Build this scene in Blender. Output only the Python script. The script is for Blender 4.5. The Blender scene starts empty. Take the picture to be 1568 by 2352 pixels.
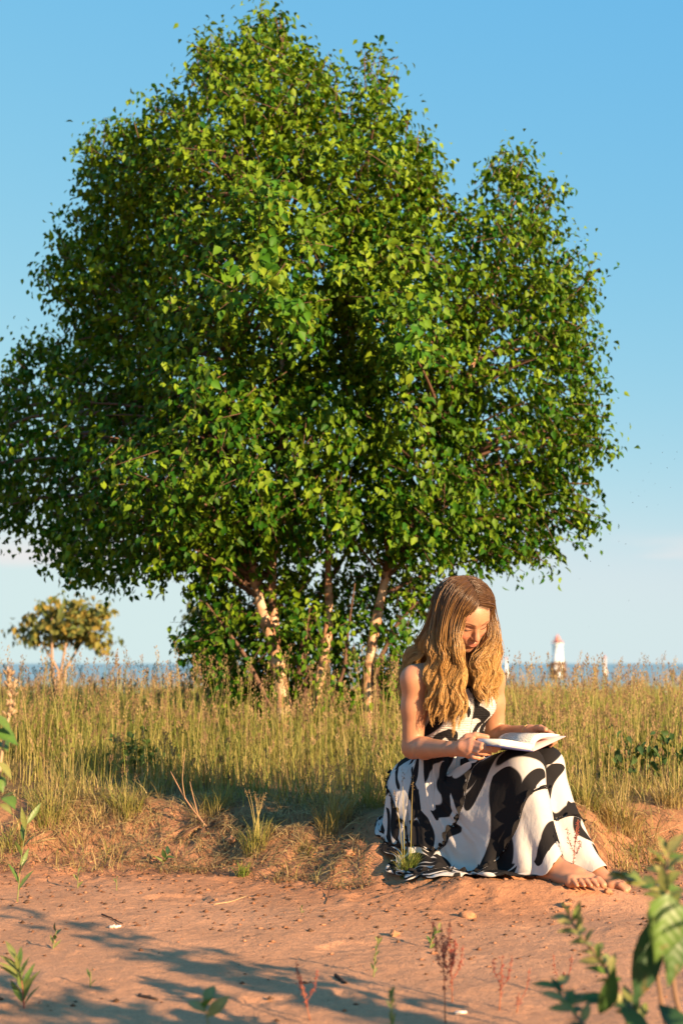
import bpy, math, random
import numpy as np
from mathutils import Matrix, Vector

random.seed(7)
rng = np.random.default_rng(7)
R = math.radians
sc = bpy.context.scene
COL = sc.collection

# ------------------------------------------------------------------ camera
CAMZ = 0.785                 # eye height above the sand
FPX = 3267.0                 # 50 mm lens, units of a 1568 x 2352 preview of the photograph
PITCH = math.atan(348 / FPX)
cam_d = bpy.data.cameras.new('camera'); cam = bpy.data.objects.new('camera', cam_d); COL.objects.link(cam)
cam.location = (0, 0, CAMZ); cam.rotation_euler = (math.pi / 2 + PITCH, 0, 0)
cam_d.lens = 50; cam_d.sensor_width = 36; cam_d.clip_start = 0.05; cam_d.clip_end = 60000
cam_d.dof.use_dof = True; cam_d.dof.focus_distance = 5.0; cam_d.dof.aperture_fstop = 3.2
sc.camera = cam

# ------------------------------------------------------------------ world, sun, exposure
SUN_AZ = math.atan2(0.69, -0.72)      # measured from +Y towards +X
SUN_EL = R(17)
w = bpy.data.worlds.new('World'); sc.world = w; w.use_nodes = True
nt = w.node_tree; nt.nodes.clear()
sky = nt.nodes.new('ShaderNodeTexSky'); sky.sky_type = 'NISHITA'; sky.sun_disc = False
sky.sun_elevation = SUN_EL; sky.sun_rotation = SUN_AZ
sky.altitude = 0; sky.air_density = 1.0; sky.dust_density = 0.0; sky.ozone_density = 5.0
bg = nt.nodes.new('ShaderNodeBackground'); bg.inputs['Strength'].default_value = 0.076
out = nt.nodes.new('ShaderNodeOutputWorld')
# the camera's rendering of blue: a tone curve per channel on the whole sky
spc = nt.nodes.new('ShaderNodeSeparateColor'); cmc = nt.nodes.new('ShaderNodeCombineColor'); nt.links.new(sky.outputs[0], spc.inputs[0])
for ch_, (ga, gp, top_) in enumerate(((1.40, 0.90, 0.67), (0.90, 0.38, 0.83), (0.83, 0.03, 0.9))):
    q1 = nt.nodes.new('ShaderNodeMath'); q1.operation = 'MULTIPLY'; q1.inputs[1].default_value = 0.14; nt.links.new(spc.outputs[ch_], q1.inputs[0])
    q2 = nt.nodes.new('ShaderNodeMath'); q2.operation = 'POWER'; q2.inputs[1].default_value = gp; nt.links.new(q1.outputs[0], q2.inputs[0])
    q3 = nt.nodes.new('ShaderNodeMath'); q3.operation = 'MULTIPLY'; q3.inputs[1].default_value = ga; nt.links.new(q2.outputs[0], q3.inputs[0])
    q4 = nt.nodes.new('ShaderNodeMath'); q4.operation = 'SMOOTH_MIN'; q4.inputs[1].default_value = top_; q4.inputs[2].default_value = 0.15; nt.links.new(q3.outputs[0], q4.inputs[0])
    q5 = nt.nodes.new('ShaderNodeMath'); q5.operation = 'MULTIPLY'; q5.inputs[1].default_value = 5.0; nt.links.new(q4.outputs[0], q5.inputs[0]); nt.links.new(q5.outputs[0], cmc.inputs[ch_])
# thin low cloud bank: a noise mask confined to a few degrees above the horizon, all the way round
tc = nt.nodes.new('ShaderNodeTexCoord'); sep = nt.nodes.new('ShaderNodeSeparateXYZ'); nt.links.new(tc.outputs['Generated'], sep.inputs[0])
mp = nt.nodes.new('ShaderNodeMapping'); mp.inputs['Scale'].default_value = (5, 5, 26); mp.inputs['Location'].default_value = (2.9, 0.4, 0)
nt.links.new(tc.outputs['Generated'], mp.inputs[0])
nz = nt.nodes.new('ShaderNodeTexNoise'); nz.inputs['Scale'].default_value = 1.0; nz.inputs['Detail'].default_value = 5
nt.links.new(mp.outputs[0], nz.inputs['Vector'])
mr = nt.nodes.new('ShaderNodeMapRange'); mr.inputs['From Min'].default_value = 0.44; mr.inputs['From Max'].default_value = 0.60
nt.links.new(nz.outputs['Fac'], mr.inputs['Value'])
band = nt.nodes.new('ShaderNodeValToRGB'); e = band.color_ramp.elements
e[0].position = 0.055; e[0].color = (0, 0, 0, 1); e[1].position = 0.074; e[1].color = (1, 1, 1, 1)
e2 = band.color_ramp.elements.new(0.092); e2.color = (0, 0, 0, 1)
nt.links.new(sep.outputs['Z'], band.inputs[0])
mul = nt.nodes.new('ShaderNodeMath'); mul.operation = 'MULTIPLY'; nt.links.new(mr.outputs[0], mul.inputs[0]); nt.links.new(band.outputs[0], mul.inputs[1])
mul2 = nt.nodes.new('ShaderNodeMath'); mul2.operation = 'MULTIPLY'; mul2.inputs[1].default_value = 0.85; nt.links.new(mul.outputs[0], mul2.inputs[0])
mixc = nt.nodes.new('ShaderNodeMix'); mixc.data_type = 'RGBA'
nt.links.new(mul2.outputs[0], mixc.inputs[0]); nt.links.new(cmc.outputs[0], mixc.inputs[6]); mixc.inputs[7].default_value = (4.3, 4.1, 4.05, 1)
nt.links.new(mixc.outputs[2], bg.inputs[0]); nt.links.new(bg.outputs[0], out.inputs[0])

sun_d = bpy.data.lights.new('sun', 'SUN'); sun_d.energy = 5.0; sun_d.angle = R(0.53); sun_d.color = (1.0, 0.70, 0.41)
sun = bpy.data.objects.new('sun', sun_d); COL.objects.link(sun)
SUNV = Vector((math.sin(SUN_AZ) * math.cos(SUN_EL), math.cos(SUN_AZ) * math.cos(SUN_EL), math.sin(SUN_EL)))
sun.rotation_euler = SUNV.to_track_quat('Z', 'Y').to_euler()
sun.location = SUNV * 40

sc.view_settings.view_transform = 'Standard'; sc.view_settings.look = 'None'
sc.view_settings.exposure = 1.4; sc.view_settings.gamma = 1
sc.render.engine = 'CYCLES'
sc.cycles.use_denoising = True
sc.cycles.max_bounces = 6; sc.cycles.diffuse_bounces = 3; sc.cycles.glossy_bounces = 2
sc.cycles.transmission_bounces = 4; sc.cycles.transparent_max_bounces = 6
sc.cycles.caustics_reflective = False; sc.cycles.caustics_refractive = False
sc.cycles.sample_clamp_indirect = 6

# ------------------------------------------------------------------ helpers
ct, st = math.cos(PITCH), math.sin(PITCH)
def P(px, py, d):
    """point at world depth d seen at preview coordinates (px, py): used only to take measurements off the photograph"""
    cx, cy = px - 784.0, 1176.0 - py
    Y = FPX * ct - cy * st; Z = FPX * st + cy * ct
    s = d / Y
    return np.array((cx * s, d, Z * s + CAMZ))

def unit(v):
    v = np.asarray(v, float); return v / np.linalg.norm(v)

def _h(ix, iy, s):
    n = (ix.astype(np.int64) * 374761393 + iy.astype(np.int64) * 668265263 + s * 974711) & 0x7fffffff
    n = ((n ^ (n >> 13)) * 1274126177) & 0x7fffffff
    return ((n ^ (n >> 16)) & 0xffff) / 65535.0
def vnoise(x, y, s=0):
    x = np.asarray(x, float); y = np.asarray(y, float)
    ix, iy = np.floor(x), np.floor(y); fx, fy = x - ix, y - iy
    fx = fx * fx * (3 - 2 * fx); fy = fy * fy * (3 - 2 * fy)
    a = _h(ix, iy, s); b = _h(ix + 1, iy, s); c = _h(ix, iy + 1, s); d = _h(ix + 1, iy + 1, s)
    return (a * (1 - fx) + b * fx) * (1 - fy) + (c * (1 - fx) + d * fx) * fy - 0.5
def fbm(x, y, o=4, s=0):
    r = 0; a = 1.0
    for i in range(o):
        r = r + a * vnoise(x * 2 ** i, y * 2 ** i, s + i * 17); a *= 0.5
    return r
def smooth(t):
    t = np.clip(t, 0, 1); return t * t * (3 - 2 * t)

def new_mesh(name, V, Q=None, T=None, col=None, uv=None, smooth_sh=True):
    V = np.asarray(V, np.float32).reshape(-1, 3)
    me = bpy.data.meshes.new(name)
    Q = np.zeros((0, 4), np.int32) if Q is None or len(Q) == 0 else np.asarray(Q, np.int32).reshape(-1, 4)
    T = np.zeros((0, 3), np.int32) if T is None or len(T) == 0 else np.asarray(T, np.int32).reshape(-1, 3)
    me.vertices.add(len(V)); me.vertices.foreach_set('co', V.ravel())
    loops = np.concatenate((Q.ravel(), T.ravel()))
    me.loops.add(len(loops)); me.loops.foreach_set('vertex_index', loops)
    starts = np.concatenate((np.arange(len(Q)) * 4, len(Q) * 4 + np.arange(len(T)) * 3)).astype(np.int32)
    me.polygons.add(len(starts)); me.polygons.foreach_set('loop_start', starts)
    if smooth_sh: me.polygons.foreach_set('use_smooth', np.ones(len(starts), bool))
    if col is not None:
        col = np.asarray(col, np.float32)
        if col.shape[-1] == 3: col = np.concatenate((col, np.ones(col.shape[:-1] + (1,), np.float32)), -1)
        a = me.color_attributes.new('Col', 'FLOAT_COLOR', 'POINT'); a.data.foreach_set('color', col.ravel())
    if uv is not None:
        l = me.uv_layers.new(name='UVMap'); l.data.foreach_set('uv', np.asarray(uv, np.float32)[loops].ravel())
    me.update(calc_edges=True)
    return me

def link(name, me, mat=None, parent=None):
    o = bpy.data.objects.new(name, me); COL.objects.link(o)
    if mat is not None and (len(me.materials) == 0): me.materials.append(mat)
    if parent is not None:          # every mesh is written in world coordinates
        o.parent = parent
        o.matrix_parent_inverse = Matrix.Translation(-parent.location) if parent.type == 'EMPTY' else Matrix()
    return o
def tag(o, label=None, cat=None, group=None, kind=None):
    if label: o['label'] = label
    if cat: o['category'] = cat
    if group: o['group'] = group
    if kind: o['kind'] = kind
    return o
def thing(name, label, cat, loc, group=None):
    o = bpy.data.objects.new(name, None); COL.objects.link(o); o.location = Vector(loc); o.empty_display_size = 0.1
    return tag(o, label, cat, group)

class MB:
    def __init__(s): s.V = []; s.Q = []; s.T = []; s.C = []; s.n = 0
    def add(s, V, Q=None, T=None, c=None):
        V = np.asarray(V, float).reshape(-1, 3)
        if Q is not None and len(Q): s.Q.append(np.asarray(Q, int).reshape(-1, 4) + s.n)
        if T is not None and len(T): s.T.append(np.asarray(T, int).reshape(-1, 3) + s.n)
        if c is not None:
            c = np.asarray(c, float)
            s.C.append(np.broadcast_to(c, V.shape).copy() if c.ndim == 1 else c.reshape(-1, 3))
        s.V.append(V); s.n += len(V)
    def tube(s, pts, rad, n=6, c=None, cap=True):
        pts = np.asarray(pts, float); m = len(pts); rad = np.broadcast_to(np.asarray(rad, float), (m,))
        tg = np.gradient(pts, axis=0); tg /= np.linalg.norm(tg, axis=1)[:, None] + 1e-12
        ref = np.array((0, 0, 1.0)) if abs(tg[0][2]) < 0.9 else np.array((1.0, 0, 0))
        A = np.cross(tg, ref); A /= np.linalg.norm(A, axis=1)[:, None] + 1e-12; B = np.cross(tg, A)
        th = np.arange(n) / n * 2 * np.pi
        V = pts[:, None] + rad[:, None, None] * (np.cos(th)[None, :, None] * A[:, None] + np.sin(th)[None, :, None] * B[:, None])
        i = np.arange(m - 1)[:, None] * n; j = np.arange(n)[None]; j2 = (j + 1) % n
        Q = np.stack((i + j, i + n + j, i + n + j2, i + j2), -1).reshape(-1, 4)
        V = V.reshape(-1, 3); T = []
        if cap:
            V = np.vstack((V, pts[:1], pts[-1:])); k = m * n
            T = [(k, a, (a + 1) % n) for a in range(n)] + [(k + 1, (m - 1) * n + (a + 1) % n, (m - 1) * n + a) for a in range(n)]
        if c is not None and np.ndim(c) == 2:
            c = np.repeat(np.asarray(c, float), n, 0)
            if cap: c = np.vstack((c, c[:1], c[-1:]))
        s.add(V, Q, T, c)
    def box(s, lo, hi, c=None, M=None):
        x0, y0, z0 = lo; x1, y1, z1 = hi
        V = np.array([(x0, y0, z0), (x1, y0, z0), (x1, y1, z0), (x0, y1, z0), (x0, y0, z1), (x1, y0, z1), (x1, y1, z1), (x0, y1, z1)])
        if M is not None: V = V @ np.asarray(M)[:3, :3].T + np.asarray(M)[:3, 3]
        s.add(V, [(0, 3, 2, 1), (4, 5, 6, 7), (0, 1, 5, 4), (1, 2, 6, 5), (2, 3, 7, 6), (3, 0, 4, 7)], None, c)
    def lathe(s, prof, cen, n=24, c=None, rot=0.0):
        prof = np.asarray(prof, float); m = len(prof); th = np.arange(n) / n * 2 * np.pi + rot
        V = np.stack((prof[:, :1] * np.cos(th), prof[:, :1] * np.sin(th), np.broadcast_to(prof[:, 1:2], (m, n))), -1) + np.asarray(cen)
        i = np.arange(m - 1)[:, None] * n; j = np.arange(n)[None]; j2 = (j + 1) % n
        s.add(V.reshape(-1, 3), np.stack((i + j, i + j2, i + n + j2, i + n + j), -1).reshape(-1, 4), None, c)
    def mesh(s, name, smooth_sh=True):
        return new_mesh(name, np.concatenate(s.V), np.concatenate(s.Q) if s.Q else None, np.concatenate(s.T) if s.T else None,
                        np.concatenate(s.C) if s.C else None, None, smooth_sh)
    def build(s, name, mat, parent=None, smooth_sh=True):
        return link(name, s.mesh(name, smooth_sh), mat, parent)

# ------------------------------------------------------------------ materials
def mat_new(name):
    m = bpy.data.materials.new(name); m.use_nodes = True
    return m, m.node_tree, m.node_tree.nodes['Principled BSDF']
def N(t, typ, **kw):
    n = t.nodes.new(typ)
    for k, v in kw.items(): setattr(n, k, v)
    return n
def noise_var(t, src, amount, scale, detail=4, coord='Object'):
    """multiply a colour socket by a noise around 1"""
    tcn = N(t, 'ShaderNodeTexCoord'); n = N(t, 'ShaderNodeTexNoise'); n.inputs['Scale'].default_value = scale; n.inputs['Detail'].default_value = detail
    t.links.new(tcn.outputs[coord], n.inputs['Vector'])
    m = N(t, 'ShaderNodeMapRange'); m.inputs['From Min'].default_value = 0.25; m.inputs['From Max'].default_value = 0.75
    m.inputs['To Min'].default_value = 1 - amount; m.inputs['To Max'].default_value = 1 + amount; t.links.new(n.outputs['Fac'], m.inputs['Value'])
    x = N(t, 'ShaderNodeMix', data_type='RGBA', blend_type='MULTIPLY'); x.inputs[0].default_value = 1
    t.links.new(src, x.inputs[6]); t.links.new(m.outputs[0], x.inputs[7])
    return x.outputs[2], n
def attr_mat(name, rough=0.6, spec=0.3, trans=0.0, tcol=(1, 1, 1), var=0.0, vscale=8.0, bump=0.0, bscale=60.0):
    m, t, b = mat_new(name)
    a = N(t, 'ShaderNodeVertexColor', layer_name='Col'); c = a.outputs[0]
    if var: c, _ = noise_var(t, c, var, vscale)
    t.links.new(c, b.inputs['Base Color']); b.inputs['Roughness'].default_value = rough; b.inputs['Specular IOR Level'].default_value = spec
    if bump:
        tcn = N(t, 'ShaderNodeTexCoord'); n = N(t, 'ShaderNodeTexNoise'); n.inputs['Scale'].default_value = bscale; n.inputs['Detail'].default_value = 5
        t.links.new(tcn.outputs['Object'], n.inputs['Vector'])
        bp = N(t, 'ShaderNodeBump'); bp.inputs['Strength'].default_value = 0.6; bp.inputs['Distance'].default_value = bump
        t.links.new(n.outputs['Fac'], bp.inputs['Height']); t.links.new(bp.outputs[0], b.inputs['Normal'])
    if trans:
        tr = N(t, 'ShaderNodeBsdfTranslucent'); x = N(t, 'ShaderNodeMix', data_type='RGBA', blend_type='MULTIPLY'); x.inputs[0].default_value = 1
        t.links.new(c, x.inputs[6]); x.inputs[7].default_value = (*tcol, 1); t.links.new(x.outputs[2], tr.inputs[0])
        mx = N(t, 'ShaderNodeMixShader'); mx.inputs[0].default_value = trans
        t.links.new(b.outputs[0], mx.inputs[1]); t.links.new(tr.outputs[0], mx.inputs[2])
        t.links.new(mx.outputs[0], t.nodes['Material Output'].inputs[0])
    return m
def plain_mat(name, col, rough=0.6, spec=0.3, var=0.12, vscale=20.0, bump=0.0, bscale=80.0, metal=0.0):
    m, t, b = mat_new(name)
    rgb = N(t, 'ShaderNodeRGB'); rgb.outputs[0].default_value = (*col, 1)
    c, n = noise_var(t, rgb.outputs[0], var, vscale)
    t.links.new(c, b.inputs['Base Color']); b.inputs['Roughness'].default_value = rough; b.inputs['Specular IOR Level'].default_value = spec; b.inputs['Metallic'].default_value = metal
    if bump:
        tcn = N(t, 'ShaderNodeTexCoord'); n = N(t, 'ShaderNodeTexNoise'); n.inputs['Scale'].default_value = bscale; n.inputs['Detail'].default_value = 5
        t.links.new(tcn.outputs['Object'], n.inputs['Vector'])
        bp = N(t, 'ShaderNodeBump'); bp.inputs['Strength'].default_value = 0.6; bp.inputs['Distance'].default_value = bump
        t.links.new(n.outputs['Fac'], bp.inputs['Height']); t.links.new(bp.outputs[0], b.inputs['Normal'])
    return m

M_leaf = attr_mat('birch_leaf', 0.5, 0.14, 0.18, (1.6, 1.35, 0.4))
M_grass = attr_mat('grass_blade', 0.6, 0.2, 0.3, (1.3, 1.2, 0.6))
M_straw = attr_mat('dry_straw', 0.7, 0.15, 0.15, (1.1, 1.0, 0.8))
M_plant = attr_mat('plant_leaf', 0.38, 0.4, 0.3, (1.4, 1.3, 0.5), 0.15, 40)
M_stem = attr_mat('plant_stem', 0.6, 0.25, 0.0, var=0.2, vscale=60)
M_debris = attr_mat('debris', 0.8, 0.15, 0.0, var=0.3, vscale=90, bump=0.002, bscale=150)
M_hair = attr_mat('hair', 0.33, 0.6, 0.06, (1.2, 1.0, 0.7))
M_dist = attr_mat('painted_masonry', 0.6, 0.3, 0.0, var=0.06, vscale=1.0)

# birch bark
M_bark, t, b = mat_new('birch_bark')
tcn = N(t, 'ShaderNodeTexCoord'); mpn = N(t, 'ShaderNodeMapping'); mpn.inputs['Scale'].default_value = (7, 7, 10); t.links.new(tcn.outputs['Object'], mpn.inputs[0])
n = N(t, 'ShaderNodeTexNoise'); n.inputs['Scale'].default_value = 1.6; n.inputs['Detail'].default_value = 6; t.links.new(mpn.outputs[0], n.inputs['Vector'])
cr = N(t, 'ShaderNodeValToRGB'); el = cr.color_ramp.elements
el[0].position = 0.30; el[0].color = (0.07, 0.04, 0.025, 1); el[1].position = 0.44; el[1].color = (0.42, 0.21, 0.11, 1)
x = cr.color_ramp.elements.new(0.60); x.color = (0.62, 0.42, 0.27, 1)
t.links.new(n.outputs['Fac'], cr.inputs[0]); t.links.new(cr.outputs[0], b.inputs['Base Color']); b.inputs['Roughness'].default_value = 0.7
bp = N(t, 'ShaderNodeBump'); bp.inputs['Distance'].default_value = 0.01; t.links.new(n.outputs['Fac'], bp.inputs['Height']); t.links.new(bp.outputs[0], b.inputs['Normal'])

# ground: red sand, earthier and littered up on the bank, turf-brown on the plateau
M_ground, t, b = mat_new('red_sand')
tcn = N(t, 'ShaderNodeTexCoord'); va = N(t, 'ShaderNodeVertexColor', layer_name='Col')
n1 = N(t, 'ShaderNodeTexNoise'); n1.inputs['Scale'].default_value = 3.0; n1.inputs['Detail'].default_value = 6
n2 = N(t, 'ShaderNodeTexNoise'); n2.inputs['Scale'].default_value = 260; n2.inputs['Detail'].default_value = 3
n3 = N(t, 'ShaderNodeTexNoise'); n3.inputs['Scale'].default_value = 38; n3.inputs['Detail'].default_value = 6; n3.inputs['Roughness'].default_value = 0.7
for q in (n1, n2, n3): t.links.new(tcn.outputs['Object'], q.inputs['Vector'])
def mulc(a, fac_sock, lo, hi):
    m_ = N(t, 'ShaderNodeMapRange'); m_.inputs['From Min'].default_value = 0.3; m_.inputs['From Max'].default_value = 0.7
    m_.inputs['To Min'].default_value = lo; m_.inputs['To Max'].default_value = hi; t.links.new(fac_sock, m_.inputs['Value'])
    x_ = N(t, 'ShaderNodeMix', data_type='RGBA', blend_type='MULTIPLY'); x_.inputs[0].default_value = 1
    t.links.new(a, x_.inputs[6]); t.links.new(m_.outputs[0], x_.inputs[7]); return x_.outputs[2]
c = mulc(va.outputs[0], n1.outputs['Fac'], 0.85, 1.12); c = mulc(c, n2.outputs['Fac'], 0.78, 1.2); c = mulc(c, n3.outputs['Fac'], 0.86, 1.1)
t.links.new(c, b.inputs['Base Color']); b.inputs['Roughness'].default_value = 0.9; b.inputs['Specular IOR Level'].default_value = 0.15
ad = N(t, 'ShaderNodeMath', operation='MULTIPLY_ADD'); ad.inputs[1].default_value = 0.25; t.links.new(n2.outputs['Fac'], ad.inputs[0]); t.links.new(n3.outputs['Fac'], ad.inputs[2])
bp = N(t, 'ShaderNodeBump'); bp.inputs['Strength'].default_value = 0.7; bp.inputs['Distance'].default_value = 0.013
t.links.new(ad.outputs[0], bp.inputs['Height']); t.links.new(bp.outputs[0], b.inputs['Normal'])

# water
M_water, t, b = mat_new('lake_water')
b.inputs['Base Color'].default_value = (0.21, 0.33, 0.385, 1); b.inputs['Roughness'].default_value = 0.4; b.inputs['IOR'].default_value = 1.33  # base colour lightened: distance haze put into the water's own colour
tcn = N(t, 'ShaderNodeTexCoord'); n = N(t, 'ShaderNodeTexNoise'); n.inputs['Scale'].default_value = 0.25; n.inputs['Detail'].default_value = 8
t.links.new(tcn.outputs['Object'], n.inputs['Vector'])
bp = N(t, 'ShaderNodeBump'); bp.inputs['Strength'].default_value = 1.0; bp.inputs['Distance'].default_value = 1.2
t.links.new(n.outputs['Fac'], bp.inputs['Height']); t.links.new(bp.outputs[0], b.inputs['Normal'])

# skin
M_skin = attr_mat('skin', 0.48, 0.4, 0.0, var=0.13, vscale=22, bump=0.0006, bscale=350)
sb = M_skin.node_tree.nodes['Principled BSDF']; sb.inputs['Subsurface Weight'].default_value = 0.12; sb.inputs['Subsurface Radius'].default_value = (0.01, 0.004, 0.002); sb.inputs['Subsurface Scale'].default_value = 1.0

# dress cloth: bold black pebble and bean shapes on off-white
def cloth_mat(name, smock):
    m, t, b = mat_new(name)
    uv = N(t, 'ShaderNodeUVMap', uv_map='UVMap')
    nw = N(t, 'ShaderNodeTexNoise'); nw.inputs['Scale'].default_value = 9; nw.inputs['Detail'].default_value = 0; t.links.new(uv.outputs[0], nw.inputs['Vector'])
    sb_ = N(t, 'ShaderNodeVectorMath', operation='SUBTRACT'); t.links.new(nw.outputs['Color'], sb_.inputs[0]); sb_.inputs[1].default_value = (0.5, 0.5, 0.5)
    sc_ = N(t, 'ShaderNodeVectorMath', operation='SCALE'); sc_.inputs['Scale'].default_value = 0.06; t.links.new(sb_.outputs[0], sc_.inputs[0])
    ad_ = N(t, 'ShaderNodeVectorMath', operation='ADD'); t.links.new(uv.outputs[0], ad_.inputs[0]); t.links.new(sc_.outputs[0], ad_.inputs[1])
    def mth(op, a, bb=None, c3=None):
        q = N(t, 'ShaderNodeMath', operation=op)
        for k, v in enumerate((a, bb, c3)):
            if v is None: continue
            if isinstance(v, (int, float)): q.inputs[k].default_value = v
            else: t.links.new(v, q.inputs[k])
        return q.outputs[0]
    ds = []
    for off, scale, r0 in (((0.45, 0.3, 0), 7.2, 0.225), ((3.955, 1.92, 0), 8.0, 0.12)):
        o_ = N(t, 'ShaderNodeVectorMath', operation='MULTIPLY_ADD'); t.links.new(ad_.outputs[0], o_.inputs[0]); o_.inputs[1].default_value = (scale, scale, 0); o_.inputs[2].default_value = off
        vo = N(t, 'ShaderNodeTexVoronoi', voronoi_dimensions='2D'); vo.inputs['Scale'].default_value = 1; vo.inputs['Randomness'].default_value = 0.75; t.links.new(o_.outputs[0], vo.inputs['Vector'])
        lo_ = N(t, 'ShaderNodeVectorMath', operation='SUBTRACT'); t.links.new(o_.outputs[0], lo_.inputs[0]); t.links.new(vo.outputs['Position'], lo_.inputs[1])
        s3 = N(t, 'ShaderNodeSeparateColor'); t.links.new(vo.outputs['Color'], s3.inputs[0])
        ro = N(t, 'ShaderNodeVectorRotate', rotation_type='Z_AXIS'); t.links.new(lo_.outputs[0], ro.inputs['Vector']); t.links.new(mth('MULTIPLY', s3.outputs[0], 6.283), ro.inputs['Angle'])
        sx = N(t, 'ShaderNodeSeparateXYZ'); t.links.new(ro.outputs[0], sx.inputs[0])
        yb = mth('MULTIPLY_ADD', mth('MULTIPLY', sx.outputs[0], sx.outputs[0]), 1.1, sx.outputs[1])
        xm = mth('MAXIMUM', mth('SUBTRACT', mth('ABSOLUTE', sx.outputs[0]), 0.36), 0.0)
        d = mth('SQRT', mth('ADD', mth('MULTIPLY', xm, xm), mth('MULTIPLY', yb, yb)))
        ds.append(mth('SUBTRACT', d, mth('MULTIPLY_ADD', s3.outputs[1], 0.12, r0 - 0.06)))
    dm = mth('MINIMUM', ds[0], ds[1])
    mr_ = N(t, 'ShaderNodeMapRange'); mr_.inputs['From Min'].default_value = -0.012; mr_.inputs['From Max'].default_value = 0.012; t.links.new(dm, mr_.inputs['Value'])
    mx = N(t, 'ShaderNodeMix', data_type='RGBA'); t.links.new(mr_.outputs[0], mx.inputs[0]); mx.inputs[6].default_value = (0.012, 0.011, 0.012, 1); mx.inputs[7].default_value = (0.50, 0.465, 0.44, 1)
    t.links.new(mx.outputs[2], b.inputs['Base Color']); b.inputs['Roughness'].default_value = 0.85; b.inputs['Specular IOR Level'].default_value = 0.15
    # fine crinkle
    mp_ = N(t, 'ShaderNodeMapping'); mp_.inputs['Scale'].default_value = (1, 0.6, 1) if not smock else (0.6, 1, 1); t.links.new(uv.outputs[0], mp_.inputs[0])
    nn = N(t, 'ShaderNodeTexNoise'); nn.inputs['Scale'].default_value = 70 if not smock else 160; nn.inputs['Detail'].default_value = 4; t.links.new(mp_.outputs[0], nn.inputs['Vector'])
    bp_ = N(t, 'ShaderNodeBump'); bp_.inputs['Strength'].default_value = 0.5; bp_.inputs['Distance'].default_value = 0.006
    t.links.new(nn.outputs['Fac'], bp_.inputs['Height']); t.links.new(bp_.outputs[0], b.inputs['Normal'])
    return m
M_cloth = cloth_mat('printed_cotton', False); M_smock = cloth_mat('smocked_cotton', True)
M_black = plain_mat('black_cotton', (0.013, 0.012, 0.013), 0.85, 0.15)

# ------------------------------------------------------------------ ground
BX = np.array([-6, -1.9, -1.2, -0.8, -0.45, -0.15, 0.08, 0.3, 0.5, 0.68, 0.85, 1.05, 1.3, 1.9, 6])
BY = np.array([5.9, 5.75, 5.58, 5.62, 5.50, 5.30, 5.10, 4.93, 4.9, 5.02, 5.3, 5.55, 5.62, 5.7, 5.9])
FOOT = [(P(815, 2155, 4.1), 0.10, 0.042, 0.35, 0.006), (P(690, 2275, 3.45), 0.12, 0.05, 0.15, 0.006), (P(420, 2030, 4.9), 0.12, 0.06, -0.4, 0.007), (P(870, 2040, 4.9), 0.12, 0.05, 0.9, 0.009)]
def ground_z(x, y, fine=True):
    x = np.asarray(x, float); y = np.asarray(y, float)
    yb = np.interp(x, BX, BY) + 0.16 * fbm(x * 2.3, y * 0.6, 3, 5)
    wd = 0.52
    t_ = (y - yb) / wd
    z = 0.205 * smooth(t_) + 0.075 * smooth((y - yb - 0.3) / 1.4)
    z = z - 0.011 * np.clip(y - 8, 0, 22) - 0.075 * np.clip(y - 30, 0, 60) - 0.02 * np.clip(y - 90, 0, None)
    z = z + 0.02 * np.clip(2.8 - y, -0.0, 3) * 0
    bank = np.exp(-((t_ - 0.45) / 0.55) ** 2)
    z = z + (0.010 + 0.035 * bank) * fbm(x * 3.1, y * 3.1, 4, 3) * np.clip((y - 0.5), 0, 1)
    z = z + 0.024 * np.exp(-((x - 0.86) ** 2 + (y - 4.80) ** 2) / 0.16 ** 2) + 0.072 * np.exp(-(((x - 0.56) / 0.30) ** 2 + ((y - 4.85) / 0.15) ** 2))
    if fine:
        rough = 0.3 + 1.2 * smooth((y - yb + 0.7) / 0.8)
        z = z + 0.0035 * fbm(x * 6, y * 6, 3, 9) + (0.3 * rough + 2.1 * bank) * 0.010 * fbm(x * 17, y * 17, 3, 11) - bank * 0.016 * np.abs(fbm(x * 11, y * 8, 3, 15))
        cl = np.clip(fbm(x * 26, y * 26, 2, 21) - 0.22, 0, 1); z = z + np.clip(rough, 0, 1.0) * 0.03 * cl
        z = z + 0.0036 * fbm(x * 38, y * 38, 2, 31) - 0.006 * np.clip(vnoise(x * 30, y * 30, 33) - 0.28, 0, 1)
        for (p, a, bq, an, dp) in FOOT:
            u = (x - p[0]) * math.cos(an) + (y - p[1]) * math.sin(an); v = -(x - p[0]) * math.sin(an) + (y - p[1]) * math.cos(an)
            q = np.sqrt((u / a) ** 2 + (v / bq) ** 2) + 1.0 * vnoise(x * 19, y * 19, 41) + 0.5 * vnoise(x * 42, y * 42, 42)
            z = z - dp * smooth((1.1 - q) / 0.25) + dp * 0.4 * np.exp(-((q - 1.35) / 0.28) ** 2)
    return z
def gz(x, y): return float(ground_z(np.array([x]), np.array([y]))[0])

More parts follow.
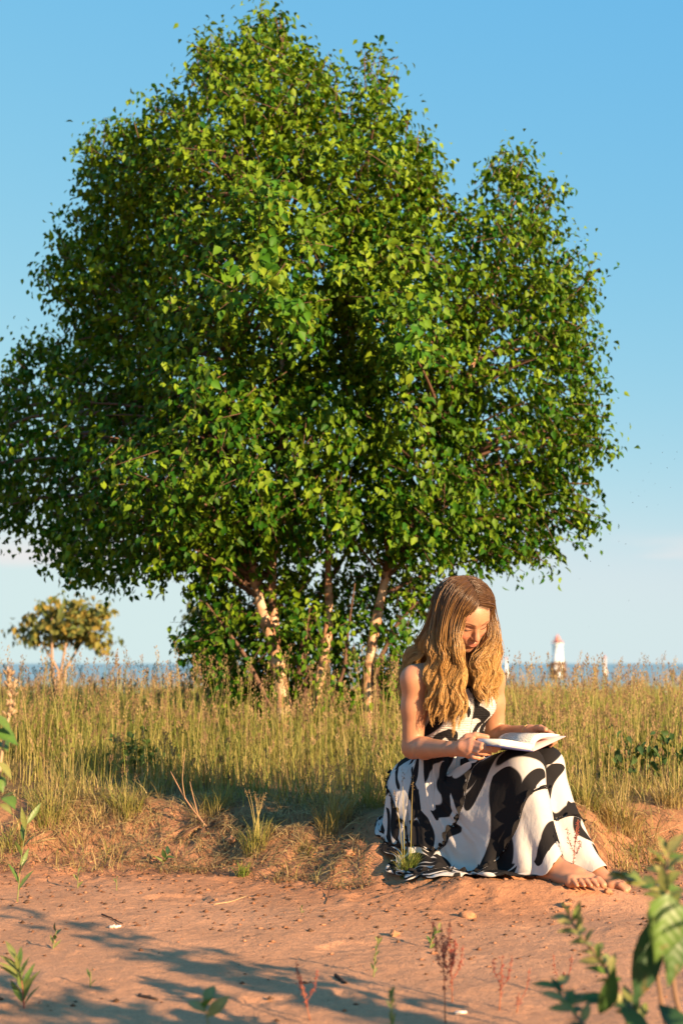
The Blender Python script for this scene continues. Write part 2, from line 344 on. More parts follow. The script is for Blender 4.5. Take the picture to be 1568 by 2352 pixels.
xs = np.unique(np.round(np.concatenate((np.linspace(-9000, -120, 10), np.linspace(-120, -8, 24), np.linspace(-8, -2.1, 40), np.arange(-2.1, 2.1, 0.0145), np.linspace(2.1, 8, 40), np.linspace(8, 120, 24), np.linspace(120, 9000, 10))), 4))
ys = np.unique(np.round(np.concatenate((np.linspace(-60, 1.0, 30), np.linspace(1.0, 2.6, 60), np.arange(2.6, 6.7, 0.0145), np.linspace(6.7, 12, 110), np.linspace(12, 40, 60), np.linspace(40, 160, 24))), 4))
GX, GY = np.meshgrid(xs, ys); GZ = ground_z(GX, GY)
nx_, ny_ = len(xs), len(ys)
i = np.arange(ny_ - 1)[:, None] * nx_; j = np.arange(nx_ - 1)[None]
Qg = np.stack((i + j, i + j + 1, i + nx_ + j + 1, i + nx_ + j), -1).reshape(-1, 4)
yb_ = np.interp(GX, BX, BY); up = smooth((GY - yb_ + 0.05 + 0.5 * fbm(GX * 3, GY * 3, 3, 51)) / 0.75)
sand = np.array((0.53, 0.268, 0.148)); earth = np.array((0.40, 0.175, 0.085)); turf = np.array((0.17, 0.115, 0.05))
damp = np.clip(fbm(GX * 1.6, GY * 1.6, 4, 61) + 0.2, 0, 1)[..., None] * 0.25
e1 = smooth((GY - yb_ + 0.75 + 0.4 * fbm(GX * 4, GY * 4, 3, 71)) / 0.7)[..., None]
gc = (sand * (1 - 0.6 * e1) + earth * 0.6 * e1) * (1 - damp * 0.5)
hum = (np.clip(fbm(GX * 9, GY * 9, 4, 81) + 0.05, 0, 0.6) * 1.3)[..., None] * smooth((GY - yb_ + 0.25) / 0.4)[..., None]
gc = gc * (1 - hum) + np.array((0.17, 0.085, 0.045)) * hum
gc = gc * (1 - 0.8 * up[..., None]) + turf * 0.8 * up[..., None]
ground = link('ground', new_mesh('ground', np.stack((GX, GY, GZ), -1), Qg, None, gc.reshape(-1, 3)), M_ground)
tag(ground, 'red sand beach rising to a low grassy bank', kind='structure')

sea = MB(); S_ = 30000
sea.add([(-S_, 60, -2.5), (S_, 60, -2.5), (S_, S_, -2.5), (-S_, S_, -2.5)], [(0, 1, 2, 3)])
tag(sea.build('water', M_water), 'calm blue lake out to the horizon', kind='structure')

# ------------------------------------------------------------------ the reader: signed distance body, meshed as one surface
class Field:
    def __init__(s, lo, hi, h):
        s.lo = np.array(lo, float); s.h = h; s.n = np.ceil((np.array(hi) - s.lo) / h).astype(int) + 1
        s.F = np.full(s.n, 0.08, np.float32)
        s.ax = [s.lo[k] + np.arange(s.n[k], dtype=np.float32) * h for k in range(3)]
    def sub(s, lo, hi, m):
        a = np.clip(np.floor((np.asarray(lo) - m - s.lo) / s.h).astype(int), 0, s.n - 1); b = np.clip(np.ceil((np.asarray(hi) + m - s.lo) / s.h).astype(int) + 1, 1, s.n)
        sl = tuple(slice(a[k], b[k]) for k in range(3))
        X = s.ax[0][sl[0]][:, None, None]; Y = s.ax[1][sl[1]][None, :, None]; Z = s.ax[2][sl[2]][None, None, :]
        return sl, X, Y, Z
    def mix(s, sl, d, k, subtract=False):
        A = s.F[sl]; d = d.astype(np.float32)
        if subtract:
            h = np.clip(0.5 - 0.5 * (A + d) / k, 0, 1); s.F[sl] = A * (1 - h) - d * h + k * h * (1 - h)
        else:
            h = np.clip(0.5 + 0.5 * (d - A) / k, 0, 1); s.F[sl] = d * (1 - h) + A * h - k * h * (1 - h)
    def cone(s, a, b, ra, rb, k=0.01, m=0.045):
        a = np.asarray(a, float); b = np.asarray(b, float); r = max(ra, rb)
        sl, X, Y, Z = s.sub(np.minimum(a, b) - r, np.maximum(a, b) + r, m)
        ab = b - a; L = ab @ ab + 1e-9
        t = np.clip(((X - a[0]) * ab[0] + (Y - a[1]) * ab[1] + (Z - a[2]) * ab[2]) / L, 0, 1)
        d = np.sqrt((X - a[0] - t * ab[0]) ** 2 + (Y - a[1] - t * ab[1]) ** 2 + (Z - a[2] - t * ab[2]) ** 2) - (ra + (rb - ra) * t)
        s.mix(sl, d, k)
    def chain(s, pts, rad, k=0.008):
        for q in range(len(pts) - 1): s.cone(pts[q], pts[q + 1], rad[q], rad[q + 1], k)
    def ell(s, c, rad, Rm=np.eye(3), k=0.02, m=0.045, subtract=False):
        """Rm columns: local axes in world"""
        c = np.asarray(c, float); rad = np.asarray(rad, float); e = np.sqrt(((Rm * rad) ** 2).sum(1))
        sl, X, Y, Z = s.sub(c - e, c + e, m)
        X = X - c[0]; Y = Y - c[1]; Z = Z - c[2]
        k0 = 0; k1 = 0
        for q in range(3):
            l = X * Rm[0, q] + Y * Rm[1, q] + Z * Rm[2, q]
            k0 = k0 + (l / rad[q]) ** 2; k1 = k1 + (l / rad[q] ** 2) ** 2
        k0 = np.sqrt(k0); k1 = np.sqrt(k1) + 1e-9
        s.mix(sl, k0 * (k0 - 1) / k1, k, subtract)
    def sample(s, p, F=None):
        F = s.F if F is None else F
        q = (np.asarray(p) - s.lo) / s.h; inside = np.all((q >= 0) & (q < s.n - 1.001), -1)
        q = np.clip(q, 0, s.n - 1.001); i0 = q.astype(int); f = q - i0; r = 0
        for dx in (0, 1):
            for dy in (0, 1):
                for dz in (0, 1):
                    wgt = (f[..., 0] if dx else 1 - f[..., 0]) * (f[..., 1] if dy else 1 - f[..., 1]) * (f[..., 2] if dz else 1 - f[..., 2])
                    r = r + wgt * F[i0[..., 0] + dx, i0[..., 1] + dy, i0[..., 2] + dz]
        return np.where(inside, r, 0.08)
    def grad(s, p, F=None):
        g = np.stack([s.sample(p + np.eye(3)[k] * s.h, F) - s.sample(p - np.eye(3)[k] * s.h, F) for k in range(3)], -1)
        return g / (np.linalg.norm(g, axis=-1)[..., None] + 1e-9)
    def push(s, p, off, F=None):
        d = s.sample(p, F); m = d < off
        if m.any(): p[m] += s.grad(p[m], F) * (off - d[m])[:, None]
        return m
    def nets(s):
        F = s.F; I = F < 0
        cnt = np.zeros(s.n - 1, np.int8)
        offs = [(a, b, c) for a in (0, 1) for b in (0, 1) for c in (0, 1)]
        for a, b, c in offs: cnt += I[a:I.shape[0] - 1 + a, b:I.shape[1] - 1 + b, c:I.shape[2] - 1 + c]
        cells = np.argwhere((cnt > 0) & (cnt < 8)); idm = np.full(s.n - 1, -1, np.int32); idm[tuple(cells.T)] = np.arange(len(cells))
        val = np.stack([F[cells[:, 0] + a, cells[:, 1] + b, cells[:, 2] + c] for a, b, c in offs], 1)
        acc = np.zeros((len(cells), 3)); num = np.zeros(len(cells))
        for u in range(8):
            for v in range(u + 1, 8):
                o1, o2 = np.array(offs[u]), np.array(offs[v])
                if np.abs(o1 - o2).sum() != 1: continue
                m = (val[:, u] < 0) != (val[:, v] < 0); tt = val[m, u] / (val[m, u] - val[m, v])
                acc[m] += o1 + tt[:, None] * (o2 - o1); num[m] += 1
        V = s.lo + (cells + acc / num[:, None]) * s.h
        Q = []
        for ax in range(3):
            b1, b2 = [k for k in range(3) if k != ax]
            s0 = [slice(None)] * 3; s1 = [slice(None)] * 3; s0[ax] = slice(0, -1); s1[ax] = slice(1, None)
            e_ = np.argwhere(I[tuple(s0)] != I[tuple(s1)])
            e_ = e_[(e_[:, b1] > 0) & (e_[:, b2] > 0) & (e_[:, b1] < s.n[b1] - 1) & (e_[:, b2] < s.n[b2] - 1)]
            ins = I[tuple(s0)][tuple(e_.T)]
            q = []
            for (da, db) in ((0, 0), (-1, 0), (-1, -1), (0, -1)):
                cc = e_.copy(); cc[:, b1] += da; cc[:, b2] += db; q.append(idm[tuple(cc.T)])
            q = np.stack(q, 1); flip = ins if ax != 1 else ~ins
            q[~flip] = q[~flip][:, ::-1]
            Q.append(q)
        return V, np.concatenate(Q)

BF = Field((0.10, 4.55, -0.06), (1.10, 5.68, 1.13), 0.0036)
def frame(f):                      # columns: her left, forward, up
    f = unit((f[0], f[1], 0)); l = np.array((-f[1], f[0], 0)); return np.stack((l, f, np.array((0, 0, 1.0))), 1)
RP = frame((0.88, -0.48)); RC = frame((0.58, -0.81))
pelvis = P(1012, 1832, 5.36); waist = P(1037, 1712, 5.30); ribs = P(1043, 1622, 5.27); upch = P(1042, 1568, 5.255)
BF.ell(pelvis, (0.165, 0.125, 0.12), RP, 0.03)
BF.ell(pelvis + RP @ np.array((0.07, -0.05, -0.04)), (0.09, 0.09, 0.085), RP, 0.03)
BF.ell(pelvis + RP @ np.array((-0.07, -0.05, -0.04)), (0.09, 0.09, 0.085), RP, 0.03)
BF.ell(pelvis + RP @ np.array((0, -0.085, 0.01)), (0.15, 0.105, 0.13), RP, 0.04)
BF.ell(waist, (0.122, 0.09, 0.13), RC, 0.05)
BF.ell(ribs, (0.132, 0.095, 0.13), RC, 0.05)
BF.ell(upch, (0.135, 0.075, 0.075), RC, 0.05)
for s_ in (-1, 1): BF.ell(ribs + RC @ np.array((s_ * 0.06, 0.062, 0.01)), (0.062, 0.055, 0.06), RC, 0.03)
F_torso = BF.F.copy()
# legs
hipR, hipL = pelvis + RP @ np.array((-0.085, 0.02, -0.02)), pelvis + RP @ np.array((0.085, 0.02, -0.02))
kneeR, kneeL = P(1204, 1757, 4.96), P(1250, 1757, 5.12)
ankR, ankL = P(1268, 1985, 4.88), P(1336, 1958, 5.03)
for hp, kn, an in ((hipR, kneeR, ankR), (hipL, kneeL, ankL)):
    BF.chain((hp, hp * 0.5 + kn * 0.5 - np.array((0, 0, 0.01)), kn), (0.088, 0.076, 0.056), 0.03)
    calf = kn * 0.66 + an * 0.34 + np.array((-0.02, 0.012, 0))
    BF.chain((kn, calf, an), (0.055, 0.053, 0.034), 0.02)
def foot(an, D, side):
    D = unit((D[0], D[1], 0)); O = side * np.array((-D[1], D[0], 0)); g = gz(an[0] + D[0] * 0.1, an[1] + D[1] * 0.1)
    q = lambda f, o, z: np.array((an[0], an[1], 0)) + D * f + O * o + np.array((0, 0, g + z))
    az = an[2] - g
    BF.cone(an, q(-0.035, 0, 0.03), 0.034, 0.03, 0.02)
    BF.cone(q(0.005, 0, az * 0.8), q(0.1, -0.012, 0.035), 0.036, 0.026, 0.025)
    BF.cone(q(-0.03, 0.005, 0.03), q(0.11, 0.026, 0.018), 0.03, 0.02, 0.02)
    BF.cone(q(0.06, -0.012, 0.035), q(0.135, -0.03, 0.022), 0.028, 0.022, 0.02)
    BF.cone(q(0.115, 0.032, 0.017), q(0.14, -0.03, 0.02), 0.018, 0.021, 0.015)
    for (o0, o1, f1, r0, r1) in ((-0.032, -0.036, 0.2, 0.014, 0.0125), (-0.011, -0.012, 0.196, 0.0098, 0.0082), (0.006, 0.009, 0.187, 0.0092, 0.0078), (0.021, 0.027, 0.175, 0.0088, 0.0074), (0.034, 0.042, 0.158, 0.0088, 0.0074)):
        f0 = f1 - 0.062; md = q(f1 - 0.026, (o0 + o1) / 2, 0.024)
        BF.chain((q(f0, o0, 0.02), md, q(f1 - 0.006, o1, 0.0105)), (r0, r1 * 1.02, r1), 0.003)
    return D, O, g, q
footR = foot(ankR, (0.6, -0.8), -1); footL = foot(ankL, (0.72, -0.69), 1)
F_cloth = BF.F.copy()
# shoulders, arms
shR, shL = P(953, 1562, 5.15), P(1126, 1562, 5.335)
elR, elL = P(947, 1718, 5.19), P(1136, 1694, 5.40)
wrR, wrL = P(1036, 1720, 4.985), P(1217, 1682, 5.19)
neckb = P(1043, 1548, 5.245)
for sh in (shR, shL):
    BF.cone(sh * 0.25 + upch * 0.75 + np.array((0, 0, 0.02)), sh, 0.06, 0.05, 0.03)
    BF.cone(neckb, sh + np.array((0, 0, 0.008)), 0.045, 0.038, 0.03)
for sh, eb, wr in ((shR, elR, wrR), (shL, elL, wrL)):
    BF.chain((sh, sh * 0.6 + eb * 0.4, eb), (0.049, 0.045, 0.037), 0.02)
    BF.chain((eb, eb * 0.68 + wr * 0.32, wr), (0.037, 0.038, 0.0255), 0.015)
# right hand: back of the hand to the viewer, thumb on the pages, fingers under the cover
def hand(wr, knuck, palm_mid, fingers, thumb, pr=0.017):
    for q, kn in enumerate(knuck):
        BF.cone(wr, kn, 0.021, 0.0125, 0.012); BF.cone(palm_mid, kn, pr, 0.0125, 0.01)
    for a, b in zip(knuck[:-1], knuck[1:]): BF.cone(a, b, 0.0125, 0.0125, 0.008)
    for pts, r0 in fingers: BF.chain(pts, np.linspace(r0, r0 * 0.8, len(pts)), 0.003)
    BF.chain(thumb, np.linspace(0.0155, 0.0095, len(thumb)), 0.006)
kR = [P(1082, 1704, 4.915), P(1083, 1713, 4.905), P(1081, 1723, 4.905), P(1076, 1732, 4.915)]
hand(wrR, kR, P(1060, 1716, 4.93),
     [((kR[0], P(1106, 1711, 4.875), P(1128, 1716, 4.875), P(1146, 1718, 4.89)), 0.0098),
      ((kR[1], P(1104, 1719, 4.87), P(1123, 1723, 4.875), P(1138, 1724, 4.89)), 0.0100),
      ((kR[2], P(1099, 1728, 4.875), P(1113, 1731, 4.88), P(1124, 1731, 4.895)), 0.0096),
      ((kR[3], P(1087, 1738, 4.89), P(1098, 1741, 4.89), P(1107, 1740, 4.90)), 0.0088)],
     (P(1056, 1708, 4.95), P(1072, 1694, 4.94), P(1092, 1689, 4.93), P(1118, 1693, 4.925)))
kL = [P(1238, 1677, 5.12), P(1246, 1681, 5.125), P(1252, 1686, 5.135), P(1255, 1692, 5.145)]
hand(wrL, kL, P(1233, 1685, 5.15),
     [((kL[0], P(1260, 1682, 5.075), P(1272, 1694, 5.05), P(1268, 1702, 5.04)), 0.0098),
      ((kL[1], P(1266, 1686, 5.085), P(1275, 1698, 5.06), P(1268, 1706, 5.045)), 0.0100),
      ((kL[2], P(1268, 1692, 5.10), P(1274, 1703, 5.08), P(1266, 1710, 5.06)), 0.0096),
      ((kL[3], P(1266, 1698, 5.12), P(1270, 1707, 5.10), P(1263, 1713, 5.08)), 0.0088)],
     (P(1225, 1683, 5.16), P(1232, 1674, 5.12), P(1240, 1672, 5.08), P(1252, 1676, 5.05)))
# head
yaw, pit, rol = R(29), R(40), R(9)
Fh = np.array((math.sin(yaw), -math.cos(yaw), 0)); Xl = np.array((-Fh[1], Fh[0], 0))
Hf = Fh * math.cos(pit) - np.array((0, 0, 1)) * math.sin(pit); Hu = np.cross(Hf, Xl)
Xr = Xl * math.cos(rol) + Hu * math.sin(rol); Hu = np.cross(Hf, Xr)
HR = np.stack((Xr, Hf, Hu), 1)
HO = P(1093, 1443, 5.07) - HR @ np.array((0, 0.083, 0))
hl = lambda x_, y_, z_: HO + HR @ np.array((x_, y_, z_))
BF.cone(neckb, hl(0, -0.02, -0.07), 0.054, 0.05, 0.03)
BF.ell(hl(0, -0.015, 0.027), (0.073, 0.094, 0.084), HR, 0.02)
BF.ell(hl(0, 0.022, -0.036), (0.063, 0.065, 0.078), HR, 0.025)
BF.ell(hl(0, 0.05, 0.03), (0.055, 0.04, 0.045), HR, 0.03)
for s_ in (-1, 1):
    BF.ell(hl(s_ * 0.036, 0.052, -0.035), (0.026, 0.026, 0.024), HR, 0.02)
    BF.cone(hl(s_ * 0.052, 0.0, -0.06), hl(s_ * 0.012, 0.062, -0.1), 0.016, 0.016, 0.025)
    BF.ell(hl(s_ * 0.073, -0.01, -0.01), (0.01, 0.018, 0.03), HR, 0.008)
BF.cone(hl(-0.008, 0.066, -0.098), hl(0.008, 0.066, -0.098), 0.0165, 0.0165, 0.02)
for s_ in (-1, 1):
    BF.ell(hl(s_ * 0.031, 0.098, 0.003), (0.019, 0.018, 0.0125), HR, 0.012, subtract=True)
    BF.ell(hl(s_ * 0.031, 0.0665, -0.001), (0.0165, 0.0150, 0.0125), HR, 0.004)
    BF.cone(hl(s_ * 0.014, 0.086, 0.02), hl(s_ * 0.045, 0.074, 0.022), 0.0055, 0.005, 0.012)
BF.cone(hl(0, 0.083, 0.008), hl(0, 0.104, -0.031), 0.007, 0.0105, 0.012)
BF.cone(hl(0, 0.1, -0.028), hl(0, 0.104, -0.034), 0.011, 0.0105, 0.006)
for s_ in (-1, 1): BF.ell(hl(s_ * 0.0115, 0.093, -0.037), (0.0075, 0.010, 0.0075), HR, 0.006)
BF.ell(hl(0, 0.082, -0.066), (0.028, 0.014, 0.018), HR, 0.015)
for s_ in (-1, 1): BF.cone(hl(s_ * 0.004, 0.0955, -0.0605), hl(s_ * 0.022, 0.086, -0.0655), 0.0052, 0.0025, 0.004)
BF.cone(hl(-0.009, 0.0935, -0.0715), hl(0.009, 0.0935, -0.0715), 0.0062, 0.0062, 0.004)

BV, BQ = BF.nets()
# relax the lattice a little, then colour the skin
def relax(V, Q, it, lam=0.5):
    e_ = np.concatenate((Q[:, [0, 1]], Q[:, [1, 2]], Q[:, [2, 3]], Q[:, [3, 0]])); e_ = np.concatenate((e_, e_[:, ::-1]))
    cnt = np.bincount(e_[:, 0], minlength=len(V))
    for _ in range(it):
        A = np.stack([np.bincount(e_[:, 0], V[e_[:, 1], k], len(V)) for k in range(3)], 1) / np.maximum(cnt, 1)[:, None]
        V = V + lam * (A - V)
    return V
BV = relax(BV, BQ, 2, 0.4)
skin = np.array((0.46, 0.212, 0.117)); bc = np.tile(skin, (len(BV), 1))
L_ = (BV - HO) @ HR
def blot(c, r, col, amt, soft=1.0):
    q = (((L_ - np.array(c)) / np.array(r)) ** 2).sum(1); k = (amt * np.clip((1.2 - q) / soft, 0, 1))[:, None]
    bc[:] = bc * (1 - k) + np.array(col) * k
for s_ in (-1, 1):
    blot((s_ * 0.04, 0.07, -0.035), (0.022, 0.03, 0.02), (0.66, 0.22, 0.14), 0.7)
    blot((s_ * 0.031, 0.082, 0.002), (0.018, 0.02, 0.009), (0.47, 0.24, 0.16), 0.6)
    blot((s_ * 0.011, 0.1, -0.0605), (0.014, 0.018, 0.005), (0.46, 0.155, 0.105), 0.9, 0.7)
blot((0, 0.1, -0.0715), (0.017, 0.018, 0.006), (0.50, 0.19, 0.13), 0.9, 0.7)
blot((0, 0.098, -0.0662), (0.022, 0.02, 0.0018), (0.26, 0.08, 0.055), 0.7, 0.6)
blot((0, 0.108, -0.033), (0.013, 0.013, 0.01), (0.66, 0.27, 0.18), 0.4)
for s_ in (-1, 1): blot((s_ * 0.0075, 0.1, -0.0435), (0.005, 0.008, 0.003), (0.2, 0.07, 0.05), 0.8)
sc_m = ((L_[:, 2] > 0.062 + 0.0 * L_[:, 1]) | (L_[:, 1] < 0.02)) & (L_[:, 2] > -0.07) & (np.linalg.norm(L_ - np.array((0, -0.015, 0.02)), axis=1) < 0.12) & (L_[:, 1] < 0.07)
bc[sc_m] = (0.16, 0.085, 0.038)
for c_, r_, k_ in ((kR[1], 0.07, 0.25), (kL[1], 0.07, 0.25)):
    q = np.clip(1.3 - np.linalg.norm(BV - c_, axis=1) / r_, 0, 1)[:, None] * k_; bc[:] = bc * (1 - q) + np.array((0.6, 0.25, 0.17)) * q
fm = np.clip((0.05 - BV[:, 2]) / 0.05, 0, 1)[:, None] * (0.35 + 0.5 * (vnoise(BV[:, 0] * 60, BV[:, 1] * 60, 5) > 0.15)[:, None]); bc[:] = bc * (1 - 0.55 * fm) + np.array((0.36, 0.17, 0.1)) * 0.55 * fm
person = thing('person', 'person with long wavy blond hair in black and white dress sitting on the bank reading', 'person', (pelvis[0], pelvis[1], gz(pelvis[0], pelvis[1])))
body = link('body', new_mesh('body', BV, BQ, None, bc), M_skin, person)
M_brow = plain_mat('brow_hair', (0.17, 0.085, 0.04), 0.6); M_lash = plain_mat('lash_hair', (0.03, 0.018, 0.012), 0.5)
M_nail = plain_mat('nail', (0.66, 0.38, 0.3), 0.3, 0.5)
def on_face(x_, z_, off):
    p = hl(x_, 0.15, z_)
    for _ in range(40):
        d = float(BF.sample(p[None])[0])
        if d < off: break
        p = p - HR[:, 1] * max(d - off, 0.0005) * 0.8
    return p
for s_ in (-1, 1):
    m = MB(); m.tube([on_face(s_ * q, 0.0215 + 0.0065 * math.sin((q - 0.012) / 0.037 * 2.4), 0.0006) for q in np.linspace(0.013, 0.049, 9)], np.array([1.6, 2.2, 2.5, 2.4, 2.2, 1.9, 1.5, 1.1, 0.5]) * 0.0009, 6); m.build('eyebrow', M_brow, body)
    m = MB(); m.tube([on_face(s_ * q, -0.0085 + 0.0045 * ((q - 0.031) / 0.015) ** 2, 0.0008) for q in np.linspace(0.0165, 0.047, 9)], np.array([0.6, 1.2, 1.5, 1.6, 1.6, 1.6, 1.5, 1.3, 0.6]) * 0.0009, 6); m.build('eyelash', M_lash, body)
for (D, O, g, q) in (footR, footL):
    for (o1, f1, r1) in ((-0.036, 0.2, 0.0125), (-0.012, 0.196, 0.0082), (0.009, 0.187, 0.0078), (0.027, 0.175, 0.0074), (0.042, 0.158, 0.0074)):
        m = MB(); c0 = q(f1 - 0.0065, o1, 0.0105 + r1 * 0.93); u_ = D * 0.9 - np.array((0, 0, 0.42)); nrm = np.cross(u_, O) * 1.0
        ang = np.linspace(0, 2 * np.pi, 11)[:-1]; V = [c0 + u_ * (math.cos(a) * r1 * 0.55) + O * (math.sin(a) * r1 * 0.6) for a in ang]
        m.add(np.array([c0 + np.array((0, 0, 0.0014))] + V), None, [(0, 1 + k, 1 + (k + 1) % 10) for k in range(10)]); m.build('toenail', M_nail, body)
m = MB(); ax_ = unit(wrL - elL); u_ = unit(np.cross(ax_, (0, 0, 1))); v_ = np.cross(ax_, u_); c0 = wrL * 0.97 + elL * 0.03
m.tube([c0 + (u_ * math.cos(a) + v_ * math.sin(a)) * 0.0285 for a in np.linspace(0, 2 * np.pi, 25)], 0.0014, 5); m.build('bracelet', plain_mat('gold', (0.8, 0.5, 0.18), 0.25, 0.5, metal=1.0), person)

# ---- bodice: smocked tube round the torso
nb, na = 60, 180
ax0, ax1 = P(1039, 1702, 5.29), P(1043, 1578, 5.26)
th = np.arange(na) / na * 2 * np.pi
Cn = ax0[None] + (ax1 - ax0)[None] * np.linspace(0, 1, nb)[:, None]
dirs = np.cos(th)[:, None] * RC[:, 1][None] + np.sin(th)[:, None] * RC[:, 0][None]        # th=0 forward, growing to her left
rr = np.arange(0.03, 0.26, 0.002)
rad_ = np.zeros((nb, na))
for q in range(nb):
    pts = Cn[q][None, None] + dirs[:, None] * rr[None, :, None]
    sd = BF.sample(pts, F_torso); rad_[q] = rr[np.argmax(sd > 0, 1)]
for _ in range(3):
    rad_ = (np.roll(rad_, 1, 1) + 2 * rad_ + np.roll(rad_, -1, 1)) / 4; rad_[1:-1] = (rad_[:-2] + 2 * rad_[1:-1] + rad_[2:]) / 4
sub_ = 3; nb2 = nb * sub_
hh = np.linspace(0, nb - 1, nb2); i0 = np.clip(hh.astype(int), 0, nb - 2); ff = (hh - i0)[:, None]
R2 = rad_[i0] * (1 - ff) + rad_[i0 + 1] * ff; C2 = Cn[i0] * (1 - ff) + Cn[i0 + 1] * ff
vv = np.linspace(0, 1, nb2)[:, None]; row = vv * 24
R2 = R2 + 0.0065 + 0.0022 * np.abs(np.sin(row * math.pi)) * (0.6 + 0.4 * np.sin(th * 90 + np.floor(row) * 2.1)) + 0.002 * vnoise(th[None] * 12 + 0 * vv, row, 3)
VB = C2[:, None] + dirs[None] * R2[..., None]
VB[..., 2] -= (0.012 * (1 - np.cos(th)) * vv)[...]           # neckline drops towards the back
i = np.arange(nb2 - 1)[:, None] * na; j = np.arange(na)[None]; j2 = (j + 1) % na
QB = np.stack((i + j, i + j2, i + na + j2, i + na + j), -1)
uvB = np.stack((np.broadcast_to(th * 0.125 + 0.31, (nb2, na)), np.broadcast_to(vv * 0.2 + 0.17, (nb2, na))), -1).reshape(-1, 2)
keep = np.ones((nb2 - 1, na), bool)
bodice = link('dress_bodice', new_mesh('dress_bodice', VB, QB[keep], None, None, uvB), M_smock, person)
tag(bodice, 'smocked strapless black and white bodice')
for row_ in (0, nb2 - 1):
    m = MB(); ring = VB[row_] + dirs * 0.002; ring = np.vstack((ring, ring[:1])); m.tube(ring, 0.004 + 0.0015 * np.sin(np.arange(len(ring)) * 1.9), 6, cap=False); m.build('elastic_edge', M_black, bodice)

# ---- skirt: draped over the legs (position based cloth against body and ground)
nt_, nu_ = 176, 92
WR = VB[2]                                                     # waist ring, th order
wi = (np.arange(nt_) / nt_ * na); a0 = wi.astype(int); fr = (wi - a0)[:, None]
W0 = WR[a0] * (1 - fr) + WR[(a0 + 1) % na] * fr + dirs[a0] * 0.003
# hem curve on the ground, measured in plan, ordered by angle round the lap centre
lap = P(1090, 1850, 5.16)
hem_pts = [P(1366, 1962, 5.06), P(1385, 1930, 5.24), P(1320, 1900, 5.42), P(1180, 1880, 5.62), P(1040, 1880, 5.66), P(930, 1880, 5.6), P(880, 1905, 5.4), P(882, 1935, 5.2), P(915, 1975, 5.03), P(985, 2012, 4.94), P(1080, 2015, 4.90), P(1170, 2012, 4.845), P(1228, 2006, 4.83), P(1275, 1992, 4.885), P(1318, 1975, 4.97)]
hp = np.array([(p[0], p[1]) for p in hem_pts])
hp = np.vstack((hp, hp[:1])); tt = np.linspace(0, 1, len(hp)); ts = np.linspace(0, 1, 400)
HX = np.interp(ts, tt, hp[:, 0]); HY = np.interp(ts, tt, hp[:, 1])
for _ in range(30):
    HX[:-1] = (np.roll(HX[:-1], 1) + 2 * HX[:-1] + np.roll(HX[:-1], -1)) / 4; HY[:-1] = (np.roll(HY[:-1], 1) + 2 * HY[:-1] + np.roll(HY[:-1], -1)) / 4
HX[-1] = HX[0]; HY[-1] = HY[0]
arc = np.concatenate(([0], np.cumsum(np.hypot(np.diff(HX), np.diff(HY))))); arc /= arc[-1]
# th=0 is her chest's forward; match the hem start (feet, front) to it; hem runs counter-clockwise seen from above like th
sh0 = 0.02
ha = (np.arange(nt_) / nt_ + sh0) % 1.0
hemx = np.interp(ha, arc, HX); hemy = np.interp(ha, arc, HY)
# envelope height of legs + waist, slope limited
gx = np.arange(0.02, 1.12, 0.012); gy = np.arange(4.6, 5.8, 0.012); EX, EY = np.meshgrid(gx, gy, indexing='ij')
EZ = ground_z(EX, EY, False) + 0.012
zc = np.arange(0.0, 0.60, 0.008)
vol = BF.sample(np.stack(np.broadcast_arrays(EX[..., None], EY[..., None], zc[None, None]), -1), F_cloth) < 0.004
top = np.where(vol.any(-1), zc[vol.shape[-1] - 1 - np.argmax(vol[..., ::-1], -1)], -1)
wc = W0.mean(0); top = np.where(np.hypot(EX - wc[0], EY - wc[1]) < 0.12, W0[:, 2].mean() - 0.01, top)
fd = (EX - ankR[0]) * 0.75 - (EY - ankR[1]) * 0.0
top = np.where(EX > kneeL[0] + 0.075, np.minimum(top, 0.16), top)
E = np.maximum(EZ, top)
slope = 2.5 * 0.012
for _ in range(70):
    for ax in (0, 1):
        for sgn in (1, -1):
            sh_ = np.roll(E, sgn, ax) - slope; E = np.maximum(E, sh_)
    for ax in (-1, 1):
        E = np.maximum(E, np.roll(np.roll(E, ax, 0), 1, 1) - slope * 1.414); E = np.maximum(E, np.roll(np.roll(E, ax, 0), -1, 1) - slope * 1.414)
for _ in range(4): E[1:-1, 1:-1] = (E[:-2, 1:-1] + E[2:, 1:-1] + E[1:-1, :-2] + E[1:-1, 2:]) / 4
def envz(x_, y_):
    fx = np.clip((x_ - gx[0]) / 0.012, 0, len(gx) - 1.01); fy = np.clip((y_ - gy[0]) / 0.012, 0, len(gy) - 1.01)
    ix, iy = fx.astype(int), fy.astype(int); fx = fx - ix; fy = fy - iy
    return (E[ix, iy] * (1 - fx) + E[ix + 1, iy] * fx) * (1 - fy) + (E[ix, iy + 1] * (1 - fx) + E[ix + 1, iy + 1] * fx) * fy
K = 240; sg = np.linspace(0, 1, K)[:, None]
cxp = W0[None, :, 0] * (1 - sg) + hemx[None] * sg; cyp = W0[None, :, 1] * (1 - sg) + hemy[None] * sg
czp = envz(cxp, cyp); bl = smooth(sg / 0.12); czp = W0[None, :, 2] * (1 - bl) + czp * bl
colp = np.stack((cxp, cyp, czp), -1)
al = np.concatenate((np.zeros((1, nt_)), np.cumsum(np.linalg.norm(np.diff(colp, axis=0), axis=-1), 0)))
X = np.zeros((nu_, nt_, 3))
for q in range(nt_):
    tq = np.linspace(0, al[-1, q], nu_)
    for k in range(3): X[:, q, k] = np.interp(tq, al[:, q], colp[:, q, k])
clen = al[-1]
uu = np.linspace(0, 1, nu_)[:, None]
tier = np.where(uu < 0.37, 1.06 + 0.30 * uu, np.where(uu < 0.7, 1.24 + 0.15 * (uu - 0.36), 1.40 + 0.15 * (uu - 0.7)))
